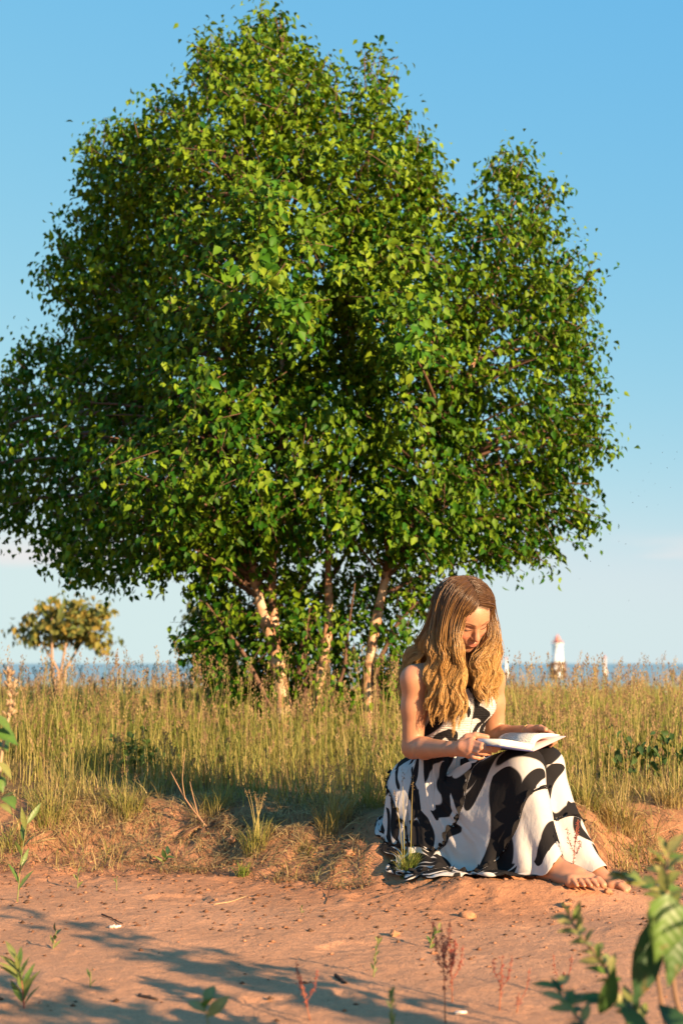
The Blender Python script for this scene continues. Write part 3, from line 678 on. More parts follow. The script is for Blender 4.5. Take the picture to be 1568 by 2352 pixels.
# seed folds running down the skirt, more on the lower tiers
ph = np.arange(nt_)[None] / nt_ * 2 * np.pi
fold = np.sin(ph * 13 + 3 * vnoise(ph * 1.5, uu * 2, 3)) * 0.6 + np.sin(ph * 23 + 5 * vnoise(ph * 2, uu * 2.5 + 7, 4)) * 0.5 + 1.6 * vnoise(ph * 14, uu * 5, 8)
X[..., 2] += np.maximum(fold, -0.3) * 0.018 * smooth(uu * 3)
rad_dir = X - np.array((lap[0], lap[1], 0)); rad_dir[..., 2] = 0; rad_dir /= np.linalg.norm(rad_dir, axis=-1)[..., None] + 1e-6
X += rad_dir * (fold * 0.014 * smooth(uu * 1.6))[..., None]
REST = X.copy()
def lens(a, b): return np.linalg.norm(REST[a] - REST[b], axis=-1)
ui = np.arange(nu_); ti = np.arange(nt_)
cons = []
def add_con(ru, rt, du, dt, k, scl):
    A = np.ix_(ru, rt); B = np.ix_(ru + du, (rt + dt) % nt_)
    l = np.linalg.norm(REST[A] - REST[B], axis=-1) * (scl[ru] if np.ndim(scl) else scl)
    cons.append((A, B, l, k))
for p_ in (0, 1):
    add_con(ui[p_:-1:2], ti, 1, 0, 1.0, 1.06)
    add_con(ui, ti[p_::2], 0, 1, 1.0, tier)
    for dt in (1, -1): add_con(ui[p_:-1:2], ti, 1, dt, 0.35, 1.06)
for p_ in (0, 2):
    bu = np.array([q for q in ui[:-2] if q % 4 in (p_, p_ + 1)]); add_con(bu, ti, 2, 0, 0.12, 1.03)
    bt = np.array([q for q in ti if q % 4 in (p_, p_ + 1)]); add_con(ui, bt, 0, 2, 0.06, tier)
VEL = np.zeros_like(X)
GV = np.array((0, 0, -9.8)) * (1 / 60.) ** 2 * 0.35
for it in range(80):
    old = X.copy()
    VEL = VEL * 0.93; X = X + VEL + GV
    X[0] = W0
    for sub_it in range(4):
        for A, B, l, k in cons:
            d = X[B] - X[A]; L2 = np.linalg.norm(d, axis=-1) + 1e-9
            cdir = d * (0.5 * k * (L2 - l) / L2)[..., None]
            # cloth resists stretch fully, compression softly
            cdir *= np.where(L2 > l, 1.0, 0.75)[..., None]
            X[A] += cdir; X[B] -= cdir
        X[0] = W0
        if sub_it == 1: fl = X.reshape(-1, 3); BF.push(fl, 0.008, F_cloth); X = fl.reshape(X.shape)
    fl = X.reshape(-1, 3)
    hit = BF.push(fl, 0.008, F_cloth)
    g = ground_z(fl[:, 0], fl[:, 1], False) + 0.012
    hg = fl[:, 2] < g; fl[hg, 2] = g[hg]
    X = fl.reshape(X.shape); X[0] = W0
    VEL = X - old
    fr_ = (hit | hg).reshape(nu_, nt_); VEL[fr_] *= 0.35
    mv = np.linalg.norm(VEL, axis=-1); VEL *= np.minimum(1, 0.012 / (mv + 1e-9))[..., None]
for _ in range(3):
    Av = (np.roll(X, 1, 1) + np.roll(X, -1, 1)) / 2; Av[1:-1] = (Av[1:-1] + (X[:-2] + X[2:]) / 2) / 2; X[1:] = X[1:] * 0.5 + Av[1:] * 0.5
SK = X
def normals(Xg):
    du = np.gradient(Xg, axis=0); dt = (np.roll(Xg, -1, 1) - np.roll(Xg, 1, 1)); n = np.cross(dt, du); return n / (np.linalg.norm(n, axis=-1)[..., None] + 1e-9)
NS = normals(SK)
if (NS[5] * dirs[a0]).sum() < 0: NS = -NS
# creases: long ones running down the cloth, finer gathers below each tier seam
gath = np.where(uu < 0.37, np.exp(-uu / 0.08), np.where(uu < 0.7, np.exp(-(uu - 0.37) / 0.09), np.exp(-(uu - 0.7) / 0.1)))
cre = 1.1 * vnoise(ph * 9, uu * 3.2 + ph * 1.2, 12) + 1.0 * vnoise(ph * 20, uu * 5 - ph * 2, 13) + 0.45 * vnoise(ph * 34, uu * 9 + ph * 3, 15) + 0.5 * gath * vnoise(ph * 52, uu * 4, 14)
SK = SK + NS * ((0.016 * cre + 0.004) * smooth(uu * 8))[..., None]
fl = SK.reshape(-1, 3).copy(); BF.push(fl, 0.012, F_cloth); SK = fl.reshape(SK.shape)
i = np.arange(nu_ - 1)[:, None] * nt_; j = np.arange(nt_)[None]; j2 = (j + 1) % nt_
# open the seam in UV by duplicating the last column
rl = -int(0.36 * nt_); SKr = np.roll(SK, rl, 1); clr = np.roll(clen, rl); SKp = np.concatenate((SKr, SKr[:, :1]), 1); n1_ = nt_ + 1
i = np.arange(nu_ - 1)[:, None] * n1_; j = np.arange(nt_)[None]
QS = np.stack((i + j, i + n1_ + j, i + n1_ + j + 1, i + j + 1), -1).reshape(-1, 4)
seam1, seam2 = int(nu_ * 0.37), int(nu_ * 0.70)
ml = clen.mean(); cl2 = 0.5 * ml + 0.5 * np.append(clr, clr[0]); vS = np.linspace(0, 1, nu_)[:, None] * cl2[None]; circ = 0.95 + 0.9 * np.linspace(0, 1, nu_)[:, None]
uS = (np.arange(n1_)[None] / nt_ - 0.5) * circ
uS = uS + np.where(np.arange(nu_)[:, None] < seam1, 0.0, np.where(np.arange(nu_)[:, None] < seam2, 0.37, 0.83)); uvS = np.stack((uS + 4.2, vS + 1.3), -1).reshape(-1, 2)
skirt = link('dress_skirt', new_mesh('dress_skirt', SKp, QS, None, None, uvS), M_cloth, person)
tag(skirt, 'tiered black and white printed skirt spread over knees and ground')
so = skirt.modifiers.new('thickness', 'SOLIDIFY'); so.thickness = 0.002
ss = skirt.modifiers.new('smooth', 'SUBSURF'); ss.levels = 1; ss.render_levels = 1
# gathered overlock frill along each tier seam
NS = normals(SK)
if (NS[5] * dirs[a0]).sum() < 0: NS = -NS
for sr in (seam1, seam2):
    f4 = 4; base = SK[sr]; nn = NS[sr]; q = np.arange(nt_ * f4) / f4; k0 = q.astype(int) % nt_; fq = (q - q.astype(int))[:, None]
    b_ = base[k0] * (1 - fq) + base[(k0 + 1) % nt_] * fq; n_ = nn[k0] * (1 - fq) + nn[(k0 + 1) % nt_] * fq
    upd = SK[sr - 1] - SK[sr]; upd /= np.linalg.norm(upd, axis=1)[:, None] + 1e-9; u_ = upd[k0]
    wv = np.sin(np.arange(nt_ * f4) * 0.75) * 0.006 + np.sin(np.arange(nt_ * f4) * 0.31) * 0.004
    lo_ = b_ + n_ * 0.002; hi_ = b_ + n_ * (0.011 + 0.004 * np.cos(np.arange(nt_ * f4) * 0.75))[:, None] + u_ * (0.006 + wv)[:, None]
    m_ = len(q); V = np.concatenate((lo_, hi_)); jj = np.arange(m_); m = MB(); m.add(V, np.stack((jj, (jj + 1) % m_, m_ + (jj + 1) % m_, m_ + jj), 1)); m.build('frill', M_black, skirt)

# ---- hair: locks parted along the crown, swept over the scalp and hanging in loose waves
ec = np.array((0, -0.015, 0.029)); er = np.array((0.0765, 0.098, 0.088))
GR = [[(1068, 1408, 5.045), (1054, 1442, 5.035), (1050, 1470, 5.03), (1064, 1502, 5.035), (1061, 1548, 5.05), (1068, 1600, 5.06), (1066, 1662, 5.08)],
      [(1056, 1410, 5.03), (1046, 1448, 5.025), (1046, 1482, 5.03), (1060, 1522, 5.04), (1046, 1572, 5.055), (1056, 1620, 5.065), (1046, 1664, 5.08)],
      [(1038, 1405, 5.025), (1028, 1450, 5.025), (1028, 1490, 5.035), (1040, 1535, 5.045), (1024, 1582, 5.055), (1034, 1625, 5.07), (1022, 1660, 5.08)],
      [(1020, 1400, 5.045), (1010, 1450, 5.05), (1008, 1490, 5.055), (1016, 1530, 5.06), (1004, 1575, 5.07), (1012, 1615, 5.075), (1004, 1648, 5.08)],
      [(1006, 1395, 5.085), (994, 1440, 5.085), (987, 1480, 5.08), (993, 1520, 5.075), (984, 1560, 5.075), (990, 1600, 5.08), (984, 1634, 5.085)],
      [(1002, 1390, 5.14), (986, 1436, 5.17), (966, 1472, 5.19), (945, 1498, 5.21), (930, 1528, 5.22), (921, 1560, 5.22), (912, 1592, 5.22)],
      [(1008, 1388, 5.19), (1000, 1440, 5.22), (990, 1490, 5.25), (975, 1530, 5.29), (960, 1580, 5.33), (955, 1620, 5.36), (950, 1650, 5.38)]]
GL = [[(1110, 1398, 5.17), (1110, 1445, 5.17), (1096, 1478, 5.175), (1084, 1510, 5.17), (1082, 1545, 5.155), (1090, 1580, 5.145), (1102, 1610, 5.14)],
      [(1123, 1405, 5.12), (1130, 1443, 5.11), (1123, 1478, 5.10), (1098, 1508, 5.09), (1093, 1542, 5.10), (1096, 1578, 5.11), (1112, 1612, 5.12)],
      [(1124, 1401, 5.125), (1133, 1440, 5.12), (1131, 1478, 5.11), (1110, 1515, 5.10), (1118, 1552, 5.115), (1112, 1585, 5.125), (1124, 1612, 5.13)],
      [(1123, 1393, 5.13), (1133, 1432, 5.13), (1140, 1475, 5.12), (1130, 1515, 5.13), (1138, 1555, 5.14), (1126, 1585, 5.15), (1126, 1606, 5.15)],
      [(1118, 1390, 5.15), (1126, 1430, 5.16), (1146, 1480, 5.17), (1139, 1520, 5.18), (1147, 1560, 5.19), (1134, 1590, 5.19), (1130, 1602, 5.19)],
      [(1108, 1388, 5.20), (1116, 1440, 5.23), (1130, 1490, 5.25), (1128, 1530, 5.27), (1138, 1570, 5.28), (1130, 1600, 5.29), (1128, 1620, 5.30)]]
NPT = 42; NSC = 12
def spline(pts, n):
    pts = np.asarray(pts, float); m = len(pts); q = np.linspace(0, m - 1, n); i = np.clip(q.astype(int), 0, m - 2); f = (q - i)[:, None]
    p0 = pts[np.maximum(i - 1, 0)]; p1 = pts[i]; p2 = pts[i + 1]; p3 = pts[np.minimum(i + 2, m - 1)]
    return 0.5 * (2 * p1 + (p2 - p0) * f + (2 * p0 - 5 * p1 + 4 * p2 - p3) * f ** 2 + (3 * p1 - p0 - 3 * p2 + p3) * f ** 3)
PHS = []
def make_guides(table, sd, n):
    tb = np.array([[P(*q) for q in row] for row in table]); m = len(tb); G_ = []; NL = int(m * 4.2)
    lk_off = rng.normal(0, 1, (NL, tb.shape[1], 3)); lk_ph = rng.random(NL) * 6.283; lk_d = rng.normal(0, 0.010, NL); lk_l = rng.normal(0, 0.03, NL)
    for k in range(n):
        s = (k * 0.6180339) % 1.0; lk = min(int(s * NL), NL - 1); s = 0.30 * s + 0.70 * (lk + 0.5) / NL; lay = ((k * 0.7548777) % 1.0) ** 1.3; u = s * (m - 1) * 0.999
        if sd < 0: u = (s / 0.74 * 4.1 if s < 0.74 else 4.72 + (s - 0.74) / 0.26 * 1.27)
        i0 = int(u); f = u - i0
        row = tb[i0] * (1 - f) + tb[i0 + 1] * f
        row = row + np.array((0.0, 0.035 * lay, 0.0)) + rng.normal(0, 0.0035, 3)
        row[1:] += rng.normal(0, 0.0028, (len(row) - 1, 3)) * np.linspace(0.3, 1.6, len(row) - 1)[:, None]
        g3 = np.linspace(0, 1, len(row))[:, None]; row += lk_off[lk] * np.array((0.0065, 0.006, 0.004)) * smooth(g3 * 1.6) + np.array((0, 1.0, 0)) * lk_d[lk] * smooth(g3 * 2)
        row[-1, 2] += rng.normal(0, 0.010) + 0.01 + lk_l[lk]
        psi = R(52) + s * R(108) + rng.normal(0, R(4)); a0_ = 0.015 + 0.10 * lay + (0.35 * rng.random() if rng.random() < 0.3 else 0)
        n0 = np.array((sd * math.sin(a0_), math.cos(a0_) * math.cos(psi), math.cos(a0_) * math.sin(psi)))
        l1 = ((row[0] - HO) @ HR - ec) / er; r1 = np.linalg.norm(l1); n1_ = l1 / r1; r1 = max(r1, 1.04)
        om = math.acos(np.clip(n0 @ n1_, -1, 1)); tt = np.linspace(0, 1, NSC)[:, None]
        nn = (np.sin((1 - tt) * om) * n0 + np.sin(tt * om) * n1_) / math.sin(om); rr_ = (1.035 - 0.02 * lay) * (1 - tt) + r1 * tt + 0.05 * np.sin(tt * math.pi)
        sc_p = HO + (ec + nn * er * rr_) @ HR.T
        PHS.append(lk * 0.55 + sd + rng.normal(0, 0.25))
        G_.append(np.concatenate((sc_p[:-1], spline(row, NPT - NSC + 1))))
    return np.array(G_)
G = np.concatenate((make_guides(GR, -1.0, 210), make_guides(GL, 1.0, 140))); NG = len(G)
for _ in range(2): G[:, 1:-1] = (G[:, :-2] + 2 * G[:, 1:-1] + G[:, 2:]) / 4
fp = G[:, NSC:].reshape(-1, 3)
for _ in range(2): BF.push(fp, 0.005); BF.push(fp, 0.011, F_torso)
G[:, NSC:] = fp.reshape(NG, NPT - NSC, 3)
for _ in range(3): G[:, 1:-1] = (G[:, :-2] + 2 * G[:, 1:-1] + G[:, 2:]) / 4
T_ = np.gradient(G, axis=1); T_ /= np.linalg.norm(T_, axis=-1)[..., None] + 1e-9
sidev = np.cross(T_, np.array((0.2, -0.97, 0.1))); sidev /= np.linalg.norm(sidev, axis=-1)[..., None] + 1e-9; outv = np.cross(sidev, T_)
uG = np.linspace(0, 1, NPT); wv = uG[None] * (31 + 3 * rng.random((NG, 1))) + np.array(PHS)[:, None]
G = G + (sidev * np.sin(wv)[..., None] + outv * np.cos(wv)[..., None] * 0.7) * (0.0095 * smooth((uG - 0.36) / 0.3))[None, :, None]
NSPG = 17; NP = 23; tsamp = np.linspace(0, 1, NP); Vh, Ch = [], []
dark = np.array((0.095, 0.045, 0.017)); gold = np.array((0.45, 0.235, 0.07)); pale = np.array((0.78, 0.50, 0.19))
lockc = rng.normal(0, 1, (NG, 1)); half = (np.arange(NG) >= 210)
for k in range(NSPG):
    L_f = 0.86 + 0.14 * rng.random(NG); idx = tsamp[None] * L_f[:, None] * (NPT - 1); i0 = np.clip(idx.astype(int), 0, NPT - 2); f_ = (idx - i0)[..., None]
    tk = lambda A_, off=0: np.take_along_axis(A_, (i0 + off)[..., None].repeat(3, -1), 1)
    g_ = tk(G) * (1 - f_) + tk(G, 1) * f_; sv = tk(sidev); ov = tk(outv); fly = rng.random((NG, 1)) > 0.91
    a_, b_ = rng.normal(0, 1, (NG, 1)), rng.normal(0, 1, (NG, 1))
    spread = (0.0042 + 0.0028 * np.sin(np.clip(tsamp * 1.1, 0, 1) * math.pi) - 0.0032 * tsamp ** 2)[None] * np.where(fly, 2.2 * tsamp[None] + 0.6, 1.0)
    wob = 0.0016 * np.sin(tsamp[None] * (8 + 8 * rng.random((NG, 1))) + 6.28 * rng.random((NG, 1))) * smooth((tsamp[None] - 0.3) / 0.3)
    pt = g_ + sv * (spread * a_ + wob)[..., None] + ov * (spread * 0.5 * b_ + wob)[..., None]
    fp = pt[:, 9:].reshape(-1, 3); BF.push(fp, 0.002); pt[:, 9:] = fp.reshape(NG, NP - 9, 3)
    hr_ = (0.00085 * (1.1 - 0.75 * tsamp ** 3))[None, :, None] * (0.8 + 0.5 * rng.random((NG, 1, 1)))
    A = np.cross(np.gradient(pt, axis=1), ov); A /= np.linalg.norm(A, axis=-1)[..., None] + 1e-9
    Vh.append(np.stack([pt + hr_ * (A * math.cos(q) + ov * math.sin(q)) for q in (0.5, 2.6, 4.7)], 2))
    mixv = np.clip(tsamp[None] * 2.0 - 0.45 + 0.18 * lockc + 0.24 * rng.normal(0, 1, (NG, 1)), 0, 1)[..., None]
    cc = dark * (1 - mixv) + gold * mixv; pm = (np.clip(0.12 + 0.25 * lockc + 0.25 * rng.normal(0, 1, (NG, 1)), 0, 1) * smooth((tsamp - 0.3) / 0.5)[None])[..., None]
    Ch.append(np.repeat((cc * (1 - pm) + pale * pm)[:, :, None], 3, 2))
Vh = np.concatenate(Vh).reshape(-1, 3); Ch = np.concatenate(Ch).reshape(-1, 3)
ns = NG * NSPG; base = (np.arange(ns) * NP * 3)[:, None, None]; kk = (np.arange(NP - 1) * 3)[None, :, None]; c3 = np.arange(3)[None, None]; c4 = (c3 + 1) % 3
QH = np.stack((base + kk + c3, base + kk + c4, base + kk + 3 + c4, base + kk + 3 + c3), -1).reshape(-1, 4)
hair = link('hair', new_mesh('hair', Vh, QH, None, Ch), M_hair, person)

# ------------------------------------------------------------------ the open book
bS = P(1222, 1726, 4.875); bF = unit((0.5, -0.866, 0.03)); bL = unit((0.866, 0.5, 0.0)); bN = np.cross(bL, bF); bN = bN if bN[2] > 0 else -bN
HB = 0.205
book = thing('book', 'open hardback book with cream pages held on the lap', 'book', bS)
def bp3(a, h, f): return bS + bL * a + bN * h + bF * f          # a to her left, f=0 at head, -HB at foot
def ribbon_solid(top, bot, f0, f1, mat, name, parent, uvmap=False):
    top = np.array(top) / 1000; bot = np.array(bot) / 1000; n = len(top)
    V = [bp3(a, h, f) for f in (f0, f1) for (a, h) in list(top) + list(bot)]; m2 = 2 * n
    Q = []
    for k in range(n - 1):
        Q += [(k, k + 1, m2 + k + 1, m2 + k), (n + k + 1, n + k, m2 + n + k, m2 + n + k + 1), (k + 1, k, n + k, n + k + 1), (m2 + k, m2 + k + 1, m2 + n + k + 1, m2 + n + k)]
    Q += [(0, m2, m2 + n, n), (n - 1, 2 * n - 1, m2 + 2 * n - 1, m2 + n - 1)]
    m = MB(); m.add(V, Q); o = m.build(name, mat, parent, False); return o
def dens(pts, n=24):
    pts = np.array(pts, float); d = np.concatenate(([0], np.cumsum(np.hypot(*np.diff(pts, axis=0).T)))); q = np.linspace(0, d[-1], n)
    for _ in range(1):
        x_ = np.interp(q, d, pts[:, 0]); y_ = np.interp(q, d, pts[:, 1])
    for _ in range(6):
        x_[1:-1] = (x_[:-2] + 2 * x_[1:-1] + x_[2:]) / 4; y_[1:-1] = (y_[:-2] + 2 * y_[1:-1] + y_[2:]) / 4
    return np.stack((x_, y_), 1)
# page edges: fine stacked-sheet lines
M_page, t, b = mat_new('page_paper'); tcn = N(t, 'ShaderNodeTexCoord'); mpn = N(t, 'ShaderNodeMapping'); mpn.inputs['Scale'].default_value = (30, 30, 900); t.links.new(tcn.outputs['Object'], mpn.inputs[0])
n = N(t, 'ShaderNodeTexNoise'); n.inputs['Scale'].default_value = 1; t.links.new(mpn.outputs[0], n.inputs['Vector'])
cr = N(t, 'ShaderNodeValToRGB'); cr.color_ramp.elements[0].position = 0.35; cr.color_ramp.elements[0].color = (0.62, 0.56, 0.47, 1); cr.color_ramp.elements[1].position = 0.6; cr.color_ramp.elements[1].color = (0.82, 0.77, 0.68, 1)
t.links.new(n.outputs['Fac'], cr.inputs[0]); t.links.new(cr.outputs[0], b.inputs['Base Color']); b.inputs['Roughness'].default_value = 0.8
M_cover = plain_mat('book_cover_blue', (0.06, 0.07, 0.2), 0.35, 0.5); M_cover2 = plain_mat('book_cover_pink', (0.55, 0.36, 0.38), 0.4, 0.5); M_ink = plain_mat('print_ink', (0.08, 0.075, 0.07), 0.9)
rt_top = dens([(-2, 15), (-14, 24), (-40, 31), (-85, 39), (-132, 45)]); rt_bot = dens([(-2, 3.5), (-14, 6), (-40, 9.5), (-85, 16), (-136, 24.5)])
lf_top = dens([(2, 15), (4, 34), (16, 50), (40, 58), (75, 60), (118, 53)]); lf_bot = dens([(4, 4), (9, 24), (20, 36), (45, 44), (80, 47), (121, 51)])
ribbon_solid(rt_top, rt_bot, 0, -HB, M_page, 'page_block', book); ribbon_solid(lf_top, lf_bot, 0, -HB, M_page, 'page_block', book)
cr_ = dens([(0, 0), (-40, 6), (-142, 22)]); cl_ = dens([(0, 0), (30, 9), (142, 46)])
cvr = ribbon_solid(cr_ + np.array((0, 2.2)), cr_, 0.004, -HB - 0.004, M_cover, 'cover', book); cvl = ribbon_solid(cl_ + np.array((0, 2.2)), cl_, 0.004, -HB - 0.004, M_cover2, 'cover', book)
tag(cvr, 'dark blue outer cover'); tag(cvl, 'pale pink outer cover')
# lines of print on the two open pages
for prof, nm in ((rt_top, 'printed_text'), (lf_top, 'printed_text')):
    m = MB(); d = np.concatenate(([0], np.cumsum(np.hypot(*np.diff(prof, axis=0).T)))); tot = d[-1]
    for ln in range(20):
        f0 = -0.020 - ln * 0.0086; s0 = 14.0
        end = tot - 13 - (random.random() * 45 if random.random() < 0.25 else 0)
        while s0 < end:
            wd = 4 + random.random() * 10; s1 = min(s0 + wd, end); q = np.linspace(s0, s1, 3)
            a_ = np.interp(q, d, prof[:, 0]); h_ = np.interp(q, d, prof[:, 1]) + 0.35
            V = [bp3(a_[k] / 1000, h_[k] / 1000, f0 + df) for df in (0, -0.0034) for k in range(3)]
            m.add(V, [(0, 1, 4, 3), (1, 2, 5, 4)]); s0 = s1 + 2.2
    m.build(nm, M_ink, book, False)

# ------------------------------------------------------------------ vegetation helpers
def leaf_shape(kind):
    """unit-length leaf in x (width), y (length), z (up): verts, quads, tris"""
    if kind == 'birch': prof = [(0.0, 0.02), (0.18, 0.30), (0.40, 0.37), (0.66, 0.24), (0.86, 0.09), (1.0, 0.0)]
    elif kind == 'oval': prof = [(0.0, 0.02), (0.2, 0.15), (0.42, 0.215), (0.66, 0.18), (0.86, 0.075), (1.0, 0.0)]
    elif kind == 'lance': prof = [(0.0, 0.015), (0.2, 0.08), (0.45, 0.115), (0.7, 0.085), (0.88, 0.035), (1.0, 0.0)]
    V = []
    for (y, wd) in prof:
        bend = -0.20 * y * y
        V += [(-wd, y, bend + wd * 0.35), (0, y, bend), (wd, y, bend + wd * 0.35)]
    V = np.array(V); Q = []
    for k in range(len(prof) - 1):
        a = 3 * k; Q += [(a, a + 1, a + 4, a + 3), (a + 1, a + 2, a + 5, a + 4)]
    return V, np.array(Q)
LS = {k: leaf_shape(k) for k in ('birch', 'oval', 'lance')}
def simple_leaf():
    V = np.array([(0, 0, 0), (-0.30, 0.30, 0.10), (0, 0.36, -0.02), (0.30, 0.30, 0.10), (-0.24, 0.6, 0.05), (0.24, 0.6, 0.05), (0, 1.0, -0.2)])
    Q = np.array([(0, 2, 1, 1)])
    T = np.array([(0, 2, 1), (0, 3, 2), (1, 2, 4), (3, 5, 2), (2, 6, 4), (2, 5, 6)])
    return V, T
SLV, SLT = simple_leaf()
def frames(Yd, Zd):
    """columns X,Y,Z from leaf axis Yd and rough normal Zd (N,3)"""
    Yd = Yd / (np.linalg.norm(Yd, axis=-1)[..., None] + 1e-9); X_ = np.cross(Yd, Zd); X_ /= np.linalg.norm(X_, axis=-1)[..., None] + 1e-9
    Z_ = np.cross(X_, Yd); return np.stack((X_, Yd, Z_), -1)
def scatter_leaves(pos, Fr, size, colr):
    V = pos[:, None] + np.einsum('nij,kj->nki', Fr, SLV) * size[:, None, None]
    T = (np.arange(len(pos)) * len(SLV))[:, None, None] + SLT[None]
    return V.reshape(-1, 3), T.reshape(-1, 3), np.repeat(colr, len(SLV), 0)
def leaf_meshes(prefix, kind, cols):
    r = []
    for c in cols:
        V, Q = LS[kind]; cc = np.tile(np.array(c), (len(V), 1)); cc[1::3] = cc[1::3] * 1.18
        r.append(new_mesh(prefix, V, Q, None, cc))
    return r
def place_leaf(me, mat, parent, pos, Fr, size, name='leaf'):
    M4 = np.eye(4); M4[:3, :3] = Fr * size; M4[:3, 3] = pos
    o = link(name, me, mat, parent); o.matrix_basis = Matrix(M4.tolist()); return o

def blades(base, h, wd, lean, az, col_lo, col_hi, seg=4, face=None):
    """ribbon blades: arrays of N; returns V, Q, C"""
    n = len(base); t = np.linspace(0, 1, seg + 1)
    dr = np.stack((np.cos(az), np.sin(az), 0 * az), -1)
    fa = az + np.pi / 2 + (rng.random(n) - 0.5) * 1.6 if face is None else face
    wv = np.stack((np.cos(fa), np.sin(fa), 0 * fa), -1)
    up_ = np.sqrt(np.clip(1 - (lean[:, None] * t[None] ** 1.3 * 0.75) ** 2, 0.05, 1))
    pz = h[:, None] * t[None] * up_
    px = h[:, None] * lean[:, None] * t[None] ** 2
    c = base[:, None] + dr[:, None] * px[..., None]; c[..., 2] += pz
    wt = (wd[:, None] * (1 - t[None] ** 2.2) * 0.5 + 0.0002)[..., None]
    V = np.stack((c - wv[:, None] * wt, c + wv[:, None] * wt), 2)
    C = col_lo[:, None] * (1 - t[None, :, None]) + col_hi[:, None] * t[None, :, None]
    C = np.repeat(C[:, :, None], 2, 2)
    b = (np.arange(n) * (seg + 1) * 2)[:, None]; k = (np.arange(seg) * 2)[None]
    Q = np.stack((b + k, b + k + 1, b + k + 3, b + k + 2), -1)
    return V.reshape(-1, 3), Q.reshape(-1, 4), C.reshape(-1, 3), c
def pick(cols, n, jit=0.15):
    cols = np.array(cols); c = cols[rng.integers(0, len(cols), n)]; return c * (1 + jit * rng.normal(0, 1, (n, 1))).clip(0.4, 1.8)

GREEN = [(0.15, 0.20, 0.035), (0.20, 0.235, 0.045), (0.11, 0.17, 0.03), (0.25, 0.255, 0.055)]
STRAW = [(0.40, 0.29, 0.12), (0.33, 0.24, 0.10), (0.46, 0.34, 0.16), (0.27, 0.20, 0.08)]
OLIVE = [(0.25, 0.235, 0.055), (0.29, 0.255, 0.065), (0.20, 0.205, 0.045)]
SEED = [(0.20, 0.125, 0.065), (0.26, 0.17, 0.085), (0.15, 0.095, 0.055), (0.30, 0.21, 0.10)]

# ------------------------------------------------------------------ grass on the bank and the plateau
def bank_y(x): return np.interp(x, BX, BY)
def field_points(n, y0, y1, marg=1.0, power=1.0):
    u = rng.random(n) ** power; y = y0 + (y1 - y0) * u; x = (rng.random(n) * 2 - 1) * (0.25 * y + marg); return x, y
def keep_clear(x, y):
    """not where she sits, nor on the open sand"""
    edge = bank_y(x) + 0.52 + 0.30 * fbm(x * 2.6, y * 1.5, 3, 91) + 0.20 * np.abs(rng.normal(0, 1, np.shape(x)))
    k = (y > edge)
    k &= ~((x > 0.06) & (x < 0.98) & (y > 4.6) & (y < 5.72))
    return k
def clumpy(x, y, s=0, f=2.6): return np.clip(0.55 + 1.1 * fbm(x * f, y * f, 3, 101 + s), 0.02, 1)

mb = MB()
# fine leaf blades
for (n, y0, y1, hh_, ww, marg, cols_lo, cols_hi, sd) in (
        (23000, 5.2, 8.0, 0.24, 0.0034, 0.9, STRAW + OLIVE, GREEN + OLIVE, 1), (26000, 7.5, 11.5, 0.30, 0.0055, 1.0, OLIVE + GREEN, GREEN + OLIVE + STRAW[:1], 2),
        (24000, 11, 32, 0.34, 0.012, 2.0, OLIVE + GREEN, GREEN + OLIVE, 3)):
    x, y = field_points(n, y0, y1, marg); k = keep_clear(x, y) & (rng.random(n) < clumpy(x, y, sd))
    x, y = x[k], y[k]; n = len(x); depth = np.clip((y - bank_y(x) - 0.3) / 0.9, 0.15, 1)
    h = hh_ * (0.5 + 0.8 * rng.random(n)) * depth ** 0.8
    base = np.stack((x, y, ground_z(x, y) - 0.01), -1)
    V, Q, C, _ = blades(base, h, ww * (0.6 + 0.8 * rng.random(n)), np.where(rng.random(n) < 0.25, 0.6 + 0.4 * rng.random(n), 0.08 + 0.45 * rng.random(n)), rng.random(n) * 6.283, pick(cols_lo, n, 0.25), pick(cols_hi, n, 0.25), 4); mb.add(V, Q, None, C)
n = 10000; x = (rng.random(n) * 2 - 1) * 2.3; y = bank_y(x) - 0.05 + 1.0 * rng.random(n); cl_n = fbm(x * 5, y * 5, 3, 131)
k = (cl_n > 0.34 - 0.42 * smooth((y - bank_y(x)) / 0.8)) & ~((x > 0.06) & (x < 0.98) & (y > 4.6) & (y < 5.72)); x, y = x[k], y[k]; n = len(x)
base = np.stack((x, y, ground_z(x, y) - 0.008), -1); V, Q, C, _ = blades(base, (0.04 + 0.10 * rng.random(n)), 0.0024 + 0.0014 * rng.random(n), 0.3 + 0.7 * rng.random(n), rng.random(n) * 6.283, pick(STRAW, n), pick(STRAW + OLIVE + GREEN, n), 4); mb.add(V, Q, None, C)
grass = mb.build('meadow_grass', M_grass); tag(grass, 'green and straw coloured meadow grass covering the plateau behind the bank', 'grass', kind='stuff')

